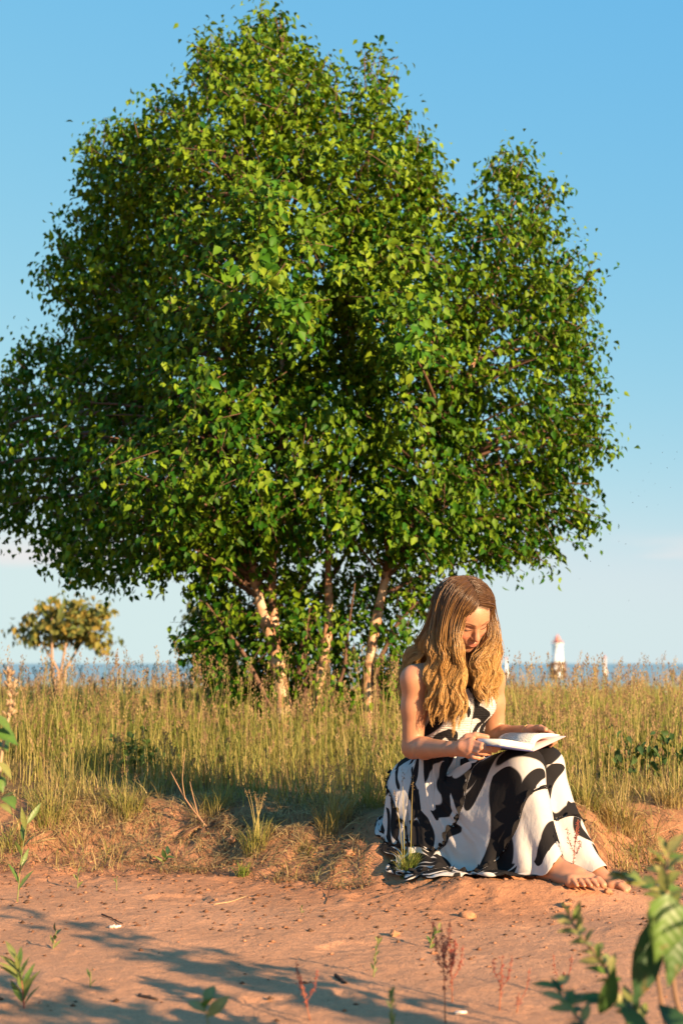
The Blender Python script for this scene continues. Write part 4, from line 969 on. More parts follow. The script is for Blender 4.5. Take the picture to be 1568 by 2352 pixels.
# tall culms with panicles
mb = MB(); hd = MB()
def culms(n, y0, y1, h0, h1, wd, marg, sd, nsp, spl):
    x, y = field_points(n, y0, y1, marg); k = keep_clear(x, y - 0.12) & (rng.random(n) < clumpy(x, y, sd, 1.7)); x, y = x[k], y[k]; n = len(x)
    depth = np.clip((y - bank_y(x) - 0.25) / 0.8, 0.35, 1)
    h = (h0 + (h1 - h0) * rng.random(n) ** 2.3) * depth * (1 + 0.25 * fbm(x * 1.3, y * 1.3, 2, 141)); base = np.stack((x, y, ground_z(x, y) - 0.01), -1)
    cl = pick(STRAW + OLIVE, n); ch = pick(STRAW[:2] + OLIVE + GREEN, n)
    V, Q, C, c = blades(base, h, np.full(n, wd), 0.04 + 0.22 * rng.random(n) ** 2, rng.random(n) * 6.283, cl, ch, 4, face=np.zeros(n) + 0.3 * rng.normal(0, 1, n)); mb.add(V, Q, None, C)
    # panicle: little spikelets alternating round the top quarter
    tip = c[:, -1]; dn = c[:, -2] - c[:, -1]; L = h * (0.13 + 0.13 * rng.random(n)); dn = dn / np.linalg.norm(dn, axis=1)[:, None]
    open_ = (0.004 + 0.022 * rng.random(n) ** 2) * (h / 0.45); tint = pick(SEED, n)
    for q in range(nsp):
        f = (q + rng.random(n)) / nsp; a = q * 2.4 + rng.random(n) * 2
        sp = tip + dn * (L * f)[:, None]; o_ = open_ * (0.25 + f) * np.where(f > 0.9, 0.5, 1)
        p = sp + np.stack((np.cos(a) * o_, np.sin(a) * o_ * 0.8, o_ * 0.8 + 0.004), -1)
        s_ = spl * (0.7 + 0.6 * rng.random(n)); ax = np.stack((np.cos(a) * 0.35, np.sin(a) * 0.3, np.ones(n)), -1)
        sd_ = np.stack((np.ones(n), 0.3 * rng.normal(0, 1, n), np.zeros(n)), -1)
        V = np.stack((p, p + ax * (s_ * 0.5)[:, None] + sd_ * (s_ * 0.2)[:, None], p + ax * s_[:, None], p + ax * (s_ * 0.5)[:, None] - sd_ * (s_ * 0.2)[:, None]), 1)
        hd.add(V.reshape(-1, 3), (np.arange(n) * 4)[:, None] + np.arange(4)[None], None, np.repeat(tint * (0.8 + 0.4 * rng.random((n, 1))), 4, 0))
culms(5000, 5.35, 7.6, 0.20, 0.60, 0.0026, 0.9, 4, 15, 0.011)
culms(5000, 7.2, 10.5, 0.24, 0.58, 0.0034, 1.0, 5, 12, 0.014)
culms(5200, 10, 26, 0.28, 0.52, 0.008, 2.0, 6, 8, 0.026)
tag(mb.build('grass_stems', M_straw), 'tall dry straw stems standing in the meadow', 'grass', kind='stuff')
tag(hd.build('grass_seed_heads', M_straw, None, False), 'brown feathery seed heads on the meadow grass', 'grass', kind='stuff')

# straw litter and broken bits on the bank
lt = MB(); n = 11000
x = (rng.random(n) * 2 - 1) * 2.2; y = bank_y(x) - 0.12 + 0.85 * rng.random(n); k = (rng.random(n) < clumpy(x, y, 9, 3)) & ~((x > 0.1) & (x < 0.95) & (y > 4.7) & (y < 5.7)); x, y = x[k], y[k]; n = len(x)
base = np.stack((x, y, ground_z(x, y) + 0.002 + 0.012 * rng.random(n)), -1)
V, Q, C, _ = blades(base, 0.04 + 0.10 * rng.random(n), 0.002 + 0.0015 * rng.random(n), 0.98 + 0 * x, rng.random(n) * 6.283, pick(STRAW + [(0.12, 0.07, 0.04)] * 2, n) * 0.9, pick(STRAW + [(0.14, 0.08, 0.045)] * 2, n) * 0.85, 3); V[:, 2] = np.minimum(V[:, 2], ground_z(V[:, 0], V[:, 1]) + 0.022); V[:, 2] = np.maximum(V[:, 2], ground_z(V[:, 0], V[:, 1]) + 0.001)
lt.add(V, Q, None, C)
tag(lt.build('straw_litter', M_straw), 'broken dry straw lying on the red earth bank', 'litter', kind='stuff')
# crumbs of earth and bark on the sand
cb = MB(); n = 9000
x = (rng.random(n) * 2 - 1) * 1.7; y = 2.9 + rng.random(n) ** 0.7 * 2.9; nearb = np.clip(1 - (bank_y(x) - y) / 1.6, 0.12, 1); k = (rng.random(n) < nearb) & (y < bank_y(x) + 0.35); x, y = x[k], y[k]; n = len(x)
s_ = 0.0013 + 0.0065 * rng.random(n) ** 4; z = ground_z(x, y)
oc = np.array([(1, 0, 0), (0, 1, 0), (-1, 0, 0), (0, -1, 0), (0, 0, 0.8), (0, 0, -0.4)]); V = np.stack((x, y, z + s_ * 0.2), -1)[:, None] + oc[None] * s_[:, None, None] * (0.6 + 0.8 * rng.random((n, 6, 1))) * np.array((1.4, 1.2, 1))
T = np.array([(0, 1, 4), (1, 2, 4), (2, 3, 4), (3, 0, 4), (1, 0, 5), (2, 1, 5), (3, 2, 5), (0, 3, 5)])
cb.add(V.reshape(-1, 3), None, ((np.arange(n) * 6)[:, None, None] + T[None]).reshape(-1, 3), np.repeat(pick([(0.16, 0.075, 0.04), (0.34, 0.16, 0.085), (0.09, 0.05, 0.03)], n), 6, 0))
tag(cb.build('earth_crumbs', M_debris, None, False), 'small dark crumbs of earth and bark scattered on the sand', 'debris', kind='stuff')

# ------------------------------------------------------------------ the birch clump
DT = 8.0
SHR = lambda poly, f: [(660 + (x_ - 660) * f, 800 + (y_ - 800) * f) for x_, y_ in poly]
OUT = [(600, 8), (645, 28), (668, 75), (720, 100), (762, 150), (796, 265), (828, 140), (880, 108), (915, 160), (930, 230), (960, 290), (995, 345), (1022, 430), (1058, 490), (1105, 430), (1150, 350), (1200, 340), (1245, 390), (1280, 430), (1290, 510), (1320, 570), (1370, 600), (1385, 640), (1360, 700), (1385, 770), (1372, 850), (1390, 940), (1405, 1030), (1380, 1110), (1380, 1190), (1330, 1240), (1310, 1285), (1210, 1320), (1150, 1300), (1080, 1318), (1000, 1330), (930, 1320), (850, 1300), (700, 1290), (560, 1320), (440, 1355), (330, 1335), (240, 1355), (130, 1335), (60, 1255), (0, 1250), (-60, 1200), (-110, 1050), (-70, 930), (0, 870), (35, 780), (110, 750), (165, 715), (90, 640), (85, 600), (135, 540), (165, 470), (175, 380), (182, 300), (260, 285), (340, 232), (372, 205), (425, 180), (440, 120), (480, 62), (530, 72), (565, 30)]
LOW = [(425, 1420), (480, 1350), (560, 1300), (960, 1310), (1015, 1360), (1000, 1440), (965, 1540), (900, 1610), (520, 1610), (490, 1540), (430, 1490)]
OUT = SHR(OUT, 0.972)
def poly_dist(px, py, poly):
    A = np.array(poly, float); B = np.roll(A, -1, 0); d = np.full(px.shape, 1e9); ins = np.zeros(px.shape, bool)
    for a, b in zip(A, B):
        ab = b - a; t = np.clip(((px - a[0]) * ab[0] + (py - a[1]) * ab[1]) / (ab @ ab), 0, 1)
        d = np.minimum(d, np.hypot(px - a[0] - t * ab[0], py - a[1] - t * ab[1]))
        c = ((a[1] > py) != (b[1] > py)) & (px < (b[0] - a[0]) * (py - a[1]) / (b[1] - a[1] + 1e-9) + a[0]); ins ^= c
    return np.where(ins, d, -d)
def crown_pts(n, poly, rmax, shell, seed, bump=0.35, bs=130, rag=20):
    lo = np.min(poly, 0); hi = np.max(poly, 0); px = lo[0] + rng.random(n) * (hi[0] - lo[0]); py = lo[1] + rng.random(n) * (hi[1] - lo[1])
    d = poly_dist(px, py, poly) - rag * np.clip(fbm(px / 34, py / 34, 3, seed + 50) + 0.1, 0, 1); k = d > 3; px, py, d = px[k], py[k], d[k]; n = len(px)
    T = np.sqrt(np.clip(2 * rmax * np.minimum(d, rmax) - np.minimum(d, rmax) ** 2, 4, None))            # half thickness, px
    T = T * np.clip(1 + bump * fbm(px / bs, py / bs, 2, seed), 0.25, 1.5); T = np.maximum(T, 12)
    u = rng.random(n) * 2 - 1; u = np.sign(u) * np.abs(u) ** shell
    return px, py, T, u
def to_world(px, py, dep): return np.stack([P(a, b, c) for a, b, c in zip(px, py, dep)])
S_T = FPX / DT
# twig sprays
px, py, T, u = crown_pts(18500, OUT, 430, 0.42, 5, 1.5, 155, 85)
dens_n = fbm(px / 75, py / 75 + u * T / 90, 3, 15)
k = (dens_n > -0.20); px, py, T, u = px[k], py[k], T[k], u[k]
gapm = ((px - 1035) / 34) ** 2 + ((py - 570) / 190) ** 2 < 1
k = ~(gapm & (rng.random(len(px)) < 0.5)); px, py, T, u = px[k], py[k], T[k], u[k]
doff = 1.0 * smooth((480 - px) / 480) + 0.25 * smooth((px - 1000) / 250) - 0.25 * np.exp(-((px - 760) / 260) ** 2 - ((py - 750) / 420) ** 2)
tw = to_world(px, py, DT + doff + u * T / S_T * 0.8)
px2, py2, T2, u2 = crown_pts(1700, LOW, 190, 0.8, 6); k = fbm(px2 / 50, py2 / 50, 3, 25) > -0.16; u2 = np.where(rng.random(len(u2)) < 0.5, np.abs(u2), u2); k &= ~((u2 < 0.3) & (py2 < 1560) & (rng.random(len(u2)) < 0.78) & ((np.abs(px2 - np.interp(py2, [1290, 1400, 1480, 1560], [578, 600, 628, 645])) < 34) | (np.abs(px2 - 628) < 24) | (np.abs(px2 - 754) < 22) | (np.abs(px2 - np.interp(py2, [1290, 1360, 1450, 1540], [893, 878, 858, 838])) < 30))); tw2 = to_world(px2[k], py2[k], DT + 0.10 + (u2 * T2)[k] / S_T)
# young shoots standing out of the outline
OA = np.array(OUT, float); st_ = []
for q in range(230):
    kq = random.randrange(len(OA)); a_ = OA[kq] * (1 - (f_q := random.random())) + OA[(kq + 1) % len(OA)] * f_q
    dv = a_ - np.array((660, 950)); dv /= np.linalg.norm(dv); dv = dv + np.array((random.gauss(0, 0.25), -0.5 if a_[1] < 900 else 0.1)); dv /= np.linalg.norm(dv); Ls = random.uniform(10, 44)
    dq = DT + random.gauss(0, 0.2) + 1.0 * float(smooth((480 - a_[0]) / 480))
    for f_q in (0.0, 0.5, 1.0): st_.append((a_[0] - dv[0] * 14 + dv[0] * Ls * f_q, a_[1] - dv[1] * 14 + dv[1] * Ls * f_q, dq))
st_ = np.array(st_); tw3 = to_world(st_[:, 0], st_[:, 1], st_[:, 2])
nl1 = 8
cenw = P(660, 900, DT)
def sprays(tw, nl, size, cen):
    n = len(tw); outd = tw - cen; outd /= np.linalg.norm(outd, axis=1)[:, None]
    td = outd + rng.normal(0, 0.55, (n, 3)) + np.array((0, 0, -0.35)); td /= np.linalg.norm(td, axis=1)[:, None]
    pos, ax, nr, sz, cl = [], [], [], [], []
    tint = rng.normal(0, 1, n)
    for q in range(nl):
        f = (q / (nl - 1) - 0.45) * 0.21
        p = tw + td * f + rng.normal(0, 0.016, (n, 3))
        sd = np.cross(td, rng.normal(0, 1, (n, 3))); sd /= np.linalg.norm(sd, axis=1)[:, None] + 1e-9
        a = td * 0.35 + sd * 0.8 + np.array((0, 0, -0.75)) + rng.normal(0, 0.25, (n, 3))
        nn = outd * 0.5 + np.array((0, 0, 0.55)) + rng.normal(0, 0.5, (n, 3))
        pos.append(p); ax.append(a); nr.append(nn); sz.append(size * (0.6 + 0.6 * rng.random(n)))
        base = np.array((0.021, 0.088, 0.005)); yel = np.array((0.185, 0.275, 0.015)); m_ = np.clip(0.26 + 0.22 * tint + 0.26 * rng.normal(0, 1, n) + 0.28 * np.clip(outd[:, 2], 0, 1), 0, 1)[:, None]  # sunlit yellow painted into upper leaves, shaded dark green into the lower
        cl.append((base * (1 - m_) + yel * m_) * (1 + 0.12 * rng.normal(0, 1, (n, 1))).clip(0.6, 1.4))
    return np.concatenate(pos), np.concatenate(ax), np.concatenate(nr), np.concatenate(sz), np.concatenate(cl), td
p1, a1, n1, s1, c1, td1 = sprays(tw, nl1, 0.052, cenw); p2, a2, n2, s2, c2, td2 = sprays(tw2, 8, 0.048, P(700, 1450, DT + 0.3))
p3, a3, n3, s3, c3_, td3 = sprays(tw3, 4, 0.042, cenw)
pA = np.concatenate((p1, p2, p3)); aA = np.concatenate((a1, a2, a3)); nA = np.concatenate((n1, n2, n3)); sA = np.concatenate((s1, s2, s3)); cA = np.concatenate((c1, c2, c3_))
FA = frames(aA, nA)
gb = gz(*P(690, 1620, DT)[:2])
tree = thing('birch_tree', 'large bushy multi-stemmed birch tree with peeling pale bark standing in the grass', 'tree', (P(690, 1620, DT)[0], DT, gb))
# the 300 leaves nearest the viewer are leaves of their own
sc_ = sA / pA[:, 1] + 0.004 * np.where(pA[:, 2] < 1.4, 0.3, 0); sc_ -= pA[:, 1] * 0.02; order = np.argsort(-sc_); big = order[:300]; rest = order[300:]
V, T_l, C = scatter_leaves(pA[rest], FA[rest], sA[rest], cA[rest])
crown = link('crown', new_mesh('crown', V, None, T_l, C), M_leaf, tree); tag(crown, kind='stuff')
LM = leaf_meshes('leaf', 'birch', [(0.055, 0.15, 0.009), (0.09, 0.18, 0.012), (0.15, 0.22, 0.015), (0.04, 0.125, 0.009)])
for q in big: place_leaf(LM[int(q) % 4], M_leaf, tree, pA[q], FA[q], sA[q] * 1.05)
# stems
M_twig = plain_mat('twig_bark', (0.13, 0.07, 0.045), 0.7)
stems = [([(655, 1660), (645, 1560), (628, 1480), (600, 1400), (578, 1300), (560, 1180), (545, 1000), (520, 800)], 0.042, -0.10), ([(665, 1665), (648, 1590), (632, 1500), (628, 1420), (622, 1330), (640, 1180), (655, 950), (640, 600), (620, 250)], 0.037, 0.05),
         ([(700, 1665), (735, 1560), (752, 1460), (756, 1370), (752, 1290), (760, 1100), (800, 800), (840, 400)], 0.032, 0.12), ([(845, 1670), (842, 1600), (846, 1540), (858, 1450), (878, 1360), (893, 1290), (935, 1215), (1010, 1050), (1100, 800), (1170, 500)], 0.036, -0.05),
         ([(680, 1660), (690, 1500), (725, 1380), (790, 1280), (830, 1200), (960, 1000)], 0.022, 0.2), ([(640, 1660), (560, 1500), (500, 1420), (470, 1380)], 0.014, -0.15), ([(860, 1620), (862, 1540), (905, 1440), (960, 1380)], 0.020, -0.1),
         ([(690, 1660), (705, 1560), (700, 1480), (712, 1390)], 0.014, -0.12), ([(740, 1660), (790, 1540), (800, 1440), (815, 1340)], 0.013, -0.2)]
spt = []
for pts, r0, dz in stems:
    pp = np.array(pts, float); tt_ = np.linspace(0, 1, len(pp)); q = np.linspace(0, 1, 40); X_ = np.interp(q, tt_, pp[:, 0]); Y_ = np.interp(q, tt_, pp[:, 1])
    for _ in range(4): X_[1:-1] = (X_[:-2] + 2 * X_[1:-1] + X_[2:]) / 4; Y_[1:-1] = (Y_[:-2] + 2 * Y_[1:-1] + Y_[2:]) / 4
    W = to_world(X_, Y_, DT + dz * (0.3 + 1.2 * q)); W[0, 2] = min(W[0, 2], gb - 0.05)
    m = MB(); m.tube(W, r0 * (1.1 - 0.85 * q) * (1 + 0.10 * np.sin(q * 37 + r0 * 900)), 10); m.build('trunk', M_bark if r0 > 0.03 else M_twig, tree); spt.append((W[8:], r0))
# limbs from the stems to a sample of the sprays
allst = np.concatenate([W for W, r in spt[:5]]); mb = MB()
sel = rng.choice(len(tw), 330, replace=False)
for q in sel:
    tgt = tw[q]; d = np.linalg.norm(allst - tgt, axis=1) + 0.9 * np.clip(allst[:, 2] - tgt[2] + 0.25, 0, None); s0 = allst[np.argmin(d)]
    L = np.linalg.norm(tgt - s0); mid = s0 * 0.5 + tgt * 0.5 + np.array((0, 0, 0.12 * L)) + rng.normal(0, 0.05, 3) * L
    tq = np.linspace(0, 1, 8)[:, None]; cv = (1 - tq) ** 2 * s0 + 2 * tq * (1 - tq) * mid + tq ** 2 * tgt
    mb.tube(cv, (0.005 + 0.010 * L) * (1 - 0.85 * tq[:, 0]) + 0.001, 4, cap=False)
for q in rng.choice(len(tw), 2600, replace=False): mb.tube(np.stack((tw[q] - td1[q] * 0.13, tw[q], tw[q] + td1[q] * 0.12)), (0.0028, 0.002, 0.001), 3, cap=False)
for q in range(0, len(tw3), 3): mb.tube(np.stack((tw3[q] - (tw3[q + 2] - tw3[q]) * 1.0, tw3[q], tw3[q + 1], tw3[q + 2])), (0.003, 0.0026, 0.002, 0.0012), 3, cap=False)
for q in range(0, len(tw2), 2): mb.tube(np.stack((tw2[q] - td2[q] * 0.13, tw2[q], tw2[q] + td2[q] * 0.12)), (0.0028, 0.002, 0.001), 3, cap=False)
mb.build('branches', M_twig, tree)

# ------------------------------------------------------------------ shrubs behind
def shrub(name, label, px0, py0, d, poly, nsp, nl, size, cols, stem_pts, stemr, stemcol, thick=0.9):
    root = thing(name, label, 'shrub', (P(px0, py0, d)[0], d, gz(P(px0, py0, d)[0], d)))
    S = FPX / d; hi = (np.max(poly, 0) - np.min(poly, 0)).max(); a, b_, T, u = crown_pts(nsp, poly, hi * 0.35, 0.7, 33); k = fbm(a / (hi * 0.12), b_ / (hi * 0.12), 3, 37) > -0.22
    t_ = to_world(a[k], b_[k], d + (u * T)[k] / S * thick); cen = t_.mean(0); n = len(t_)
    p_, a_, n_, s_, c_, _ = sprays(t_, nl, size, cen); c_ = pick(cols, len(p_), 0.15)
    V, T_, C = scatter_leaves(p_, frames(a_, n_), s_, c_); o = link('crown', new_mesh('crown', V, None, T_, C), M_leaf, root); tag(o, kind='stuff')
    for pts in stem_pts:
        W = np.array([P(x_, y_, d + dd) for x_, y_, dd in pts]); W[0, 2] = gz(W[0, 0], W[0, 1]) - 0.05
        m = MB(); m.tube(W, np.linspace(stemr, stemr * 0.3, len(W)), 6, np.array(stemcol)); m.build('trunk', M_stem, root)
    return root
shrub('shrub', 'small shrub with golden sunlight coloured into its leaves and bare forked stems far left by the water', 140, 1600, 15.0, [(5, 1475), (20, 1440), (70, 1405), (110, 1370), (160, 1350), (200, 1370), (250, 1400), (245, 1440), (272, 1470), (240, 1490), (200, 1480), (150, 1475), (90, 1490), (60, 1470), (25, 1480)], 420, 8, 0.085,
      [(0.20, 0.18, 0.04), (0.25, 0.19, 0.045), (0.14, 0.15, 0.04), (0.11, 0.14, 0.04)],  # the low sun's orange is put into these leaf colours
      [[(140, 1600, 0), (135, 1540, 0), (105, 1490, 0.1), (80, 1450, 0.1)], [(142, 1600, 0), (140, 1545, 0), (150, 1490, -0.1), (165, 1420, -0.1)], [(145, 1600, 0), (150, 1540, 0.1), (185, 1480, 0.1), (215, 1440, 0.2)], [(138, 1600, 0), (120, 1530, -0.1), (120, 1480, -0.2), (120, 1420, -0.2)]], 0.022, (0.4, 0.26, 0.17))
shrub('shrub', 'dark dull green shrub half hidden behind left side of the birch', 480, 1600, 12.5, [(430, 1450), (435, 1400), (455, 1375), (490, 1370), (530, 1390), (560, 1450), (560, 1560), (520, 1600), (470, 1590), (440, 1520)], 420, 8, 0.07,
      [(0.06, 0.085, 0.035), (0.09, 0.10, 0.04), (0.045, 0.07, 0.03)], [[(490, 1610, 0), (490, 1520, 0), (470, 1440, 0)], [(495, 1610, 0), (510, 1520, 0), (520, 1430, 0)]], 0.03, (0.16, 0.1, 0.07))
shrub('shrub', 'low dark green leafy clump in the grass right of the reader', 1440, 1740, 6.6, [(1375, 1740), (1390, 1700), (1440, 1690), (1500, 1705), (1560, 1695), (1600, 1730), (1590, 1760), (1380, 1760)], 45, 6, 0.05,
      [(0.04, 0.085, 0.03), (0.055, 0.10, 0.03)], [[(1450, 1780, 0), (1445, 1720, 0)], [(1520, 1780, 0), (1530, 1720, 0)]], 0.006, (0.12, 0.12, 0.05), 0.6)
shrub('shrub', 'low dark green leafy clump in the grass left of the birch', 320, 1750, 6.9, [(265, 1740), (280, 1710), (330, 1690), (390, 1700), (400, 1740), (380, 1760), (280, 1765)], 40, 6, 0.045,
      [(0.045, 0.09, 0.03), (0.06, 0.11, 0.03)], [[(320, 1780, 0), (315, 1715, 0)], [(360, 1780, 0), (365, 1715, 0)]], 0.005, (0.12, 0.12, 0.05), 0.6)

# ------------------------------------------------------------------ far lights on the breakwater
def lighthouse():
    D_ = 300.0; c0 = P(1280, 1524, D_); s = D_ / FPX; zc_ = lambda py: P(1280, py, D_)[2]
    rt = thing('lighthouse', 'white lighthouse with red lantern on a brown base out on the water', 'lighthouse', (c0[0], D_, -2.5))
    W_, R_, B_, Gl = (0.80, 0.79, 0.76), (0.55, 0.2, 0.16), (0.13, 0.07, 0.042), (0.05, 0.06, 0.07); cen = np.array((c0[0], D_, 0))
    m = MB(); m.lathe([(19 * s, -4.0), (19 * s, zc_(1556)), (18 * s, zc_(1556))], cen, 8, np.array((0.3, 0.26, 0.22)), 0.39); m.build('crib', M_dist, rt, False)
    m = MB(); hw = 17 * s; m.box((c0[0] - hw, D_ - hw, zc_(1558)), (c0[0] + hw, D_ + hw, zc_(1521)), np.array(B_)); base = m.build('base', M_dist, rt, False)
    for dx in (-7, 6):
        m = MB(); m.box((c0[0] + (dx - 2.8) * s, D_ - hw - 0.12, zc_(1538)), (c0[0] + (dx + 2.8) * s, D_ - hw - 0.01, zc_(1529)), np.array(W_)); m.build('window', M_dist, base, False)
    m = MB(); m.box((c0[0] + (1 - 4) * s, D_ - hw - 0.12, zc_(1557)), (c0[0] + (1 + 4) * s, D_ - hw - 0.01, zc_(1545)), np.array(W_)); m.build('door', M_dist, base, False)
    m = MB(); m.lathe([(14.5 * s, zc_(1521)), (14.5 * s, zc_(1517)), (12.5 * s, zc_(1516)), (11.5 * s, zc_(1482)), (13.5 * s, zc_(1481)), (13.5 * s, zc_(1478)), (0.01, zc_(1478))], cen, 8, np.array(W_), 0.39); m.build('tower', M_dist, rt, False)
    m = MB(); m.lathe([(7 * s, zc_(1478)), (7 * s, zc_(1472))], cen, 8, np.array(Gl), 0.39); m.lathe([(7.6 * s, zc_(1472)), (6.5 * s, zc_(1466)), (2.5 * s, zc_(1461)), (0.8 * s, zc_(1457)), (0.01, zc_(1456))], cen, 8, np.array(R_), 0.39); m.build('lantern', M_dist, rt, False)
    m = MB()
    for k in range(8):
        a = k / 8 * 6.283; q = cen + np.array((math.cos(a) * 12.8 * s, math.sin(a) * 12.8 * s, 0)); m.tube([q + (0, 0, zc_(1478)), q + (0, 0, zc_(1473))], 0.06, 5, np.array(R_))
    m.tube([cen + np.array((math.cos(a) * 12.8 * s, math.sin(a) * 12.8 * s, zc_(1473))) for a in np.linspace(0, 6.283, 17)], 0.06, 5, np.array(R_)); m.build('gallery_rail', M_dist, rt)
lighthouse()
def beacon(px, top, label, colr, wd, D_):
    c0 = P(px, 1524, D_); s = D_ / FPX; zt = P(px, top, D_)[2]; cen = np.array((c0[0], D_, 0)); rt = thing('beacon', label, 'beacon', (c0[0], D_, -2.5), 'harbour beacons')
    m = MB(); m.lathe([(wd * s * 1.5, -4), (wd * s * 1.5, -1.0), (wd * s, -0.9), (wd * s * 0.8, zt - 8 * s), (wd * s * 1.1, zt - 7.5 * s), (wd * s * 1.1, zt - 6.5 * s), (wd * s * 0.55, zt - 6.4 * s)], cen, 10, np.array(colr)); m.build('tower', M_dist, rt)
    m = MB(); m.lathe([(wd * s * 0.55, zt - 6.4 * s), (wd * s * 0.6, zt - 2 * s), (0.01, zt)], cen, 10, np.array((0.6, 0.2, 0.16))); m.build('lamp', M_dist, rt)
beacon(1162, 1508, 'slim white harbour beacon just right of the hair', (0.8, 0.76, 0.72), 3.2, 330)
beacon(1388, 1505, 'faint pale tan harbour beacon right of the lighthouse', (0.62, 0.5, 0.42), 3.2, 360)

# ------------------------------------------------------------------ plants on the sand
DS_ = np.linspace(2.3, 9.0, 1400)
def PG(px, py):
    """where the sight line meets the ground"""
    v1 = P(px, py, 1.0); X_, Z_ = v1[0] * DS_, (v1[2] - CAMZ) * DS_ + CAMZ
    k = int(np.argmax(Z_ < ground_z(X_, DS_))); q = np.array((X_[k], DS_[k], 0)); q[2] = gz(q[0], q[1]); return q
def smooth_line(pts, n=14):
    pts = np.array(pts, float); d = np.linspace(0, 1, len(pts)); q = np.linspace(0, 1, n); r = np.stack([np.interp(q, d, pts[:, k]) for k in range(3)], 1)
    for _ in range(3): r[1:-1] = (r[:-2] + 2 * r[1:-1] + r[2:]) / 4
    return r
LEAFM = {'green': leaf_meshes('leaf', 'oval', [(0.09, 0.155, 0.03), (0.14, 0.19, 0.045), (0.20, 0.23, 0.07), (0.06, 0.12, 0.03)]),
         'lance': leaf_meshes('leaf', 'lance', [(0.09, 0.15, 0.035), (0.13, 0.18, 0.05), (0.18, 0.2, 0.06)]),
         'pale': leaf_meshes('leaf', 'oval', [(0.20, 0.205, 0.06), (0.15, 0.175, 0.045), (0.25, 0.235, 0.08)]),  # pale undersides, with a yellow sunlit tone put into the colour
         'dark': leaf_meshes('leaf', 'oval', [(0.03, 0.075, 0.028), (0.045, 0.09, 0.03)]),
         'broad': leaf_meshes('leaf', 'birch', [(0.07, 0.15, 0.022), (0.095, 0.17, 0.03)])}
# leaf-local coordinates: x across, y along the blade
M_veined = attr_mat('veined_leaf', 0.42, 0.35, 0.25, (1.4, 1.3, 0.5), 0.2, 3.0)
t = M_veined.node_tree; b = t.nodes['Principled BSDF']; src_ = b.inputs['Base Color'].links[0].from_socket
tcn = N(t, 'ShaderNodeTexCoord'); sx = N(t, 'ShaderNodeSeparateXYZ'); t.links.new(tcn.outputs['Object'], sx.inputs[0])
ab = N(t, 'ShaderNodeMath', operation='ABSOLUTE'); t.links.new(sx.outputs[0], ab.inputs[0])
ma = N(t, 'ShaderNodeMath', operation='MULTIPLY_ADD'); t.links.new(ab.outputs[0], ma.inputs[0]); ma.inputs[1].default_value = -0.9; t.links.new(sx.outputs[1], ma.inputs[2])
sn = N(t, 'ShaderNodeMath', operation='MULTIPLY'); t.links.new(ma.outputs[0], sn.inputs[0]); sn.inputs[1].default_value = 40.0
si = N(t, 'ShaderNodeMath', operation='SINE'); t.links.new(sn.outputs[0], si.inputs[0])
vm = N(t, 'ShaderNodeMapRange'); vm.inputs['From Min'].default_value = 0.55; vm.inputs['From Max'].default_value = 1.0; vm.inputs['To Min'].default_value = 0.98; vm.inputs['To Max'].default_value = 1.10; t.links.new(si.outputs[0], vm.inputs['Value'])
x1 = N(t, 'ShaderNodeMix', data_type='RGBA', blend_type='MULTIPLY'); x1.inputs[0].default_value = 1; t.links.new(src_, x1.inputs[6]); t.links.new(vm.outputs[0], x1.inputs[7])
nb_ = N(t, 'ShaderNodeTexNoise'); nb_.inputs['Scale'].default_value = 5.5; nb_.inputs['Detail'].default_value = 5; oi = N(t, 'ShaderNodeObjectInfo'); av = N(t, 'ShaderNodeVectorMath', operation='ADD'); t.links.new(tcn.outputs['Object'], av.inputs[0]); t.links.new(oi.outputs['Location'], av.inputs[1]); t.links.new(av.outputs[0], nb_.inputs['Vector'])
br_ = N(t, 'ShaderNodeMapRange'); br_.inputs['From Min'].default_value = 0.62; br_.inputs['From Max'].default_value = 0.72; br_.inputs['To Max'].default_value = 0.75; t.links.new(nb_.outputs['Fac'], br_.inputs['Value'])
x2 = N(t, 'ShaderNodeMix', data_type='RGBA'); t.links.new(br_.outputs[0], x2.inputs[0]); t.links.new(x1.outputs[2], x2.inputs[6]); x2.inputs[7].default_value = (0.2, 0.12, 0.045, 1); t.links.new(x2.outputs[2], b.inputs['Base Color'])
bpn = N(t, 'ShaderNodeBump'); bpn.inputs['Strength'].default_value = 0.10; bpn.inputs['Distance'].default_value = 0.002; t.links.new(si.outputs[0], bpn.inputs['Height']); t.links.new(bpn.outputs[0], b.inputs['Normal'])
def stem_part(root, pts, r0, r1, colr, name='stem'):
    L = smooth_line(pts); m = MB(); m.tube(L, np.linspace(r0, r1, len(L)), 6, np.array(colr)); m.build(name, M_stem, root); return L
def leaf_on(root, p, ax, size, kind, nr=None):
    nr = np.array((random.gauss(0, 0.3), -0.5 + random.gauss(0, 0.3), 0.9)) if nr is None else np.array(nr, float)
    F_ = frames(np.array(ax, float)[None], nr[None])[0]; ms = LEAFM[kind]; place_leaf(random.choice(ms), M_veined, root, p, F_, size)
def leaves_along(root, L, n, size, kinds, f0=0.15, f1=1.0, upw=0.5, whorl=2.4):
    for k in range(n):
        f = f0 + (f1 - f0) * (k + random.random() * 0.6) / n; q = f * (len(L) - 1); i0 = min(int(q), len(L) - 2); p = L[i0] + (L[i0 + 1] - L[i0]) * (q - i0)
        tg = L[i0 + 1] - L[i0]; tg = tg / np.linalg.norm(tg); a = k * whorl + random.random() * 0.7
        sd = np.array((math.cos(a), math.sin(a), 0.0)); sd = sd - tg * (sd @ tg)
        leaf_on(root, p, sd + tg * upw + np.array((0, 0, 0.15)), size * random.uniform(0.7, 1.2), random.choice(kinds))

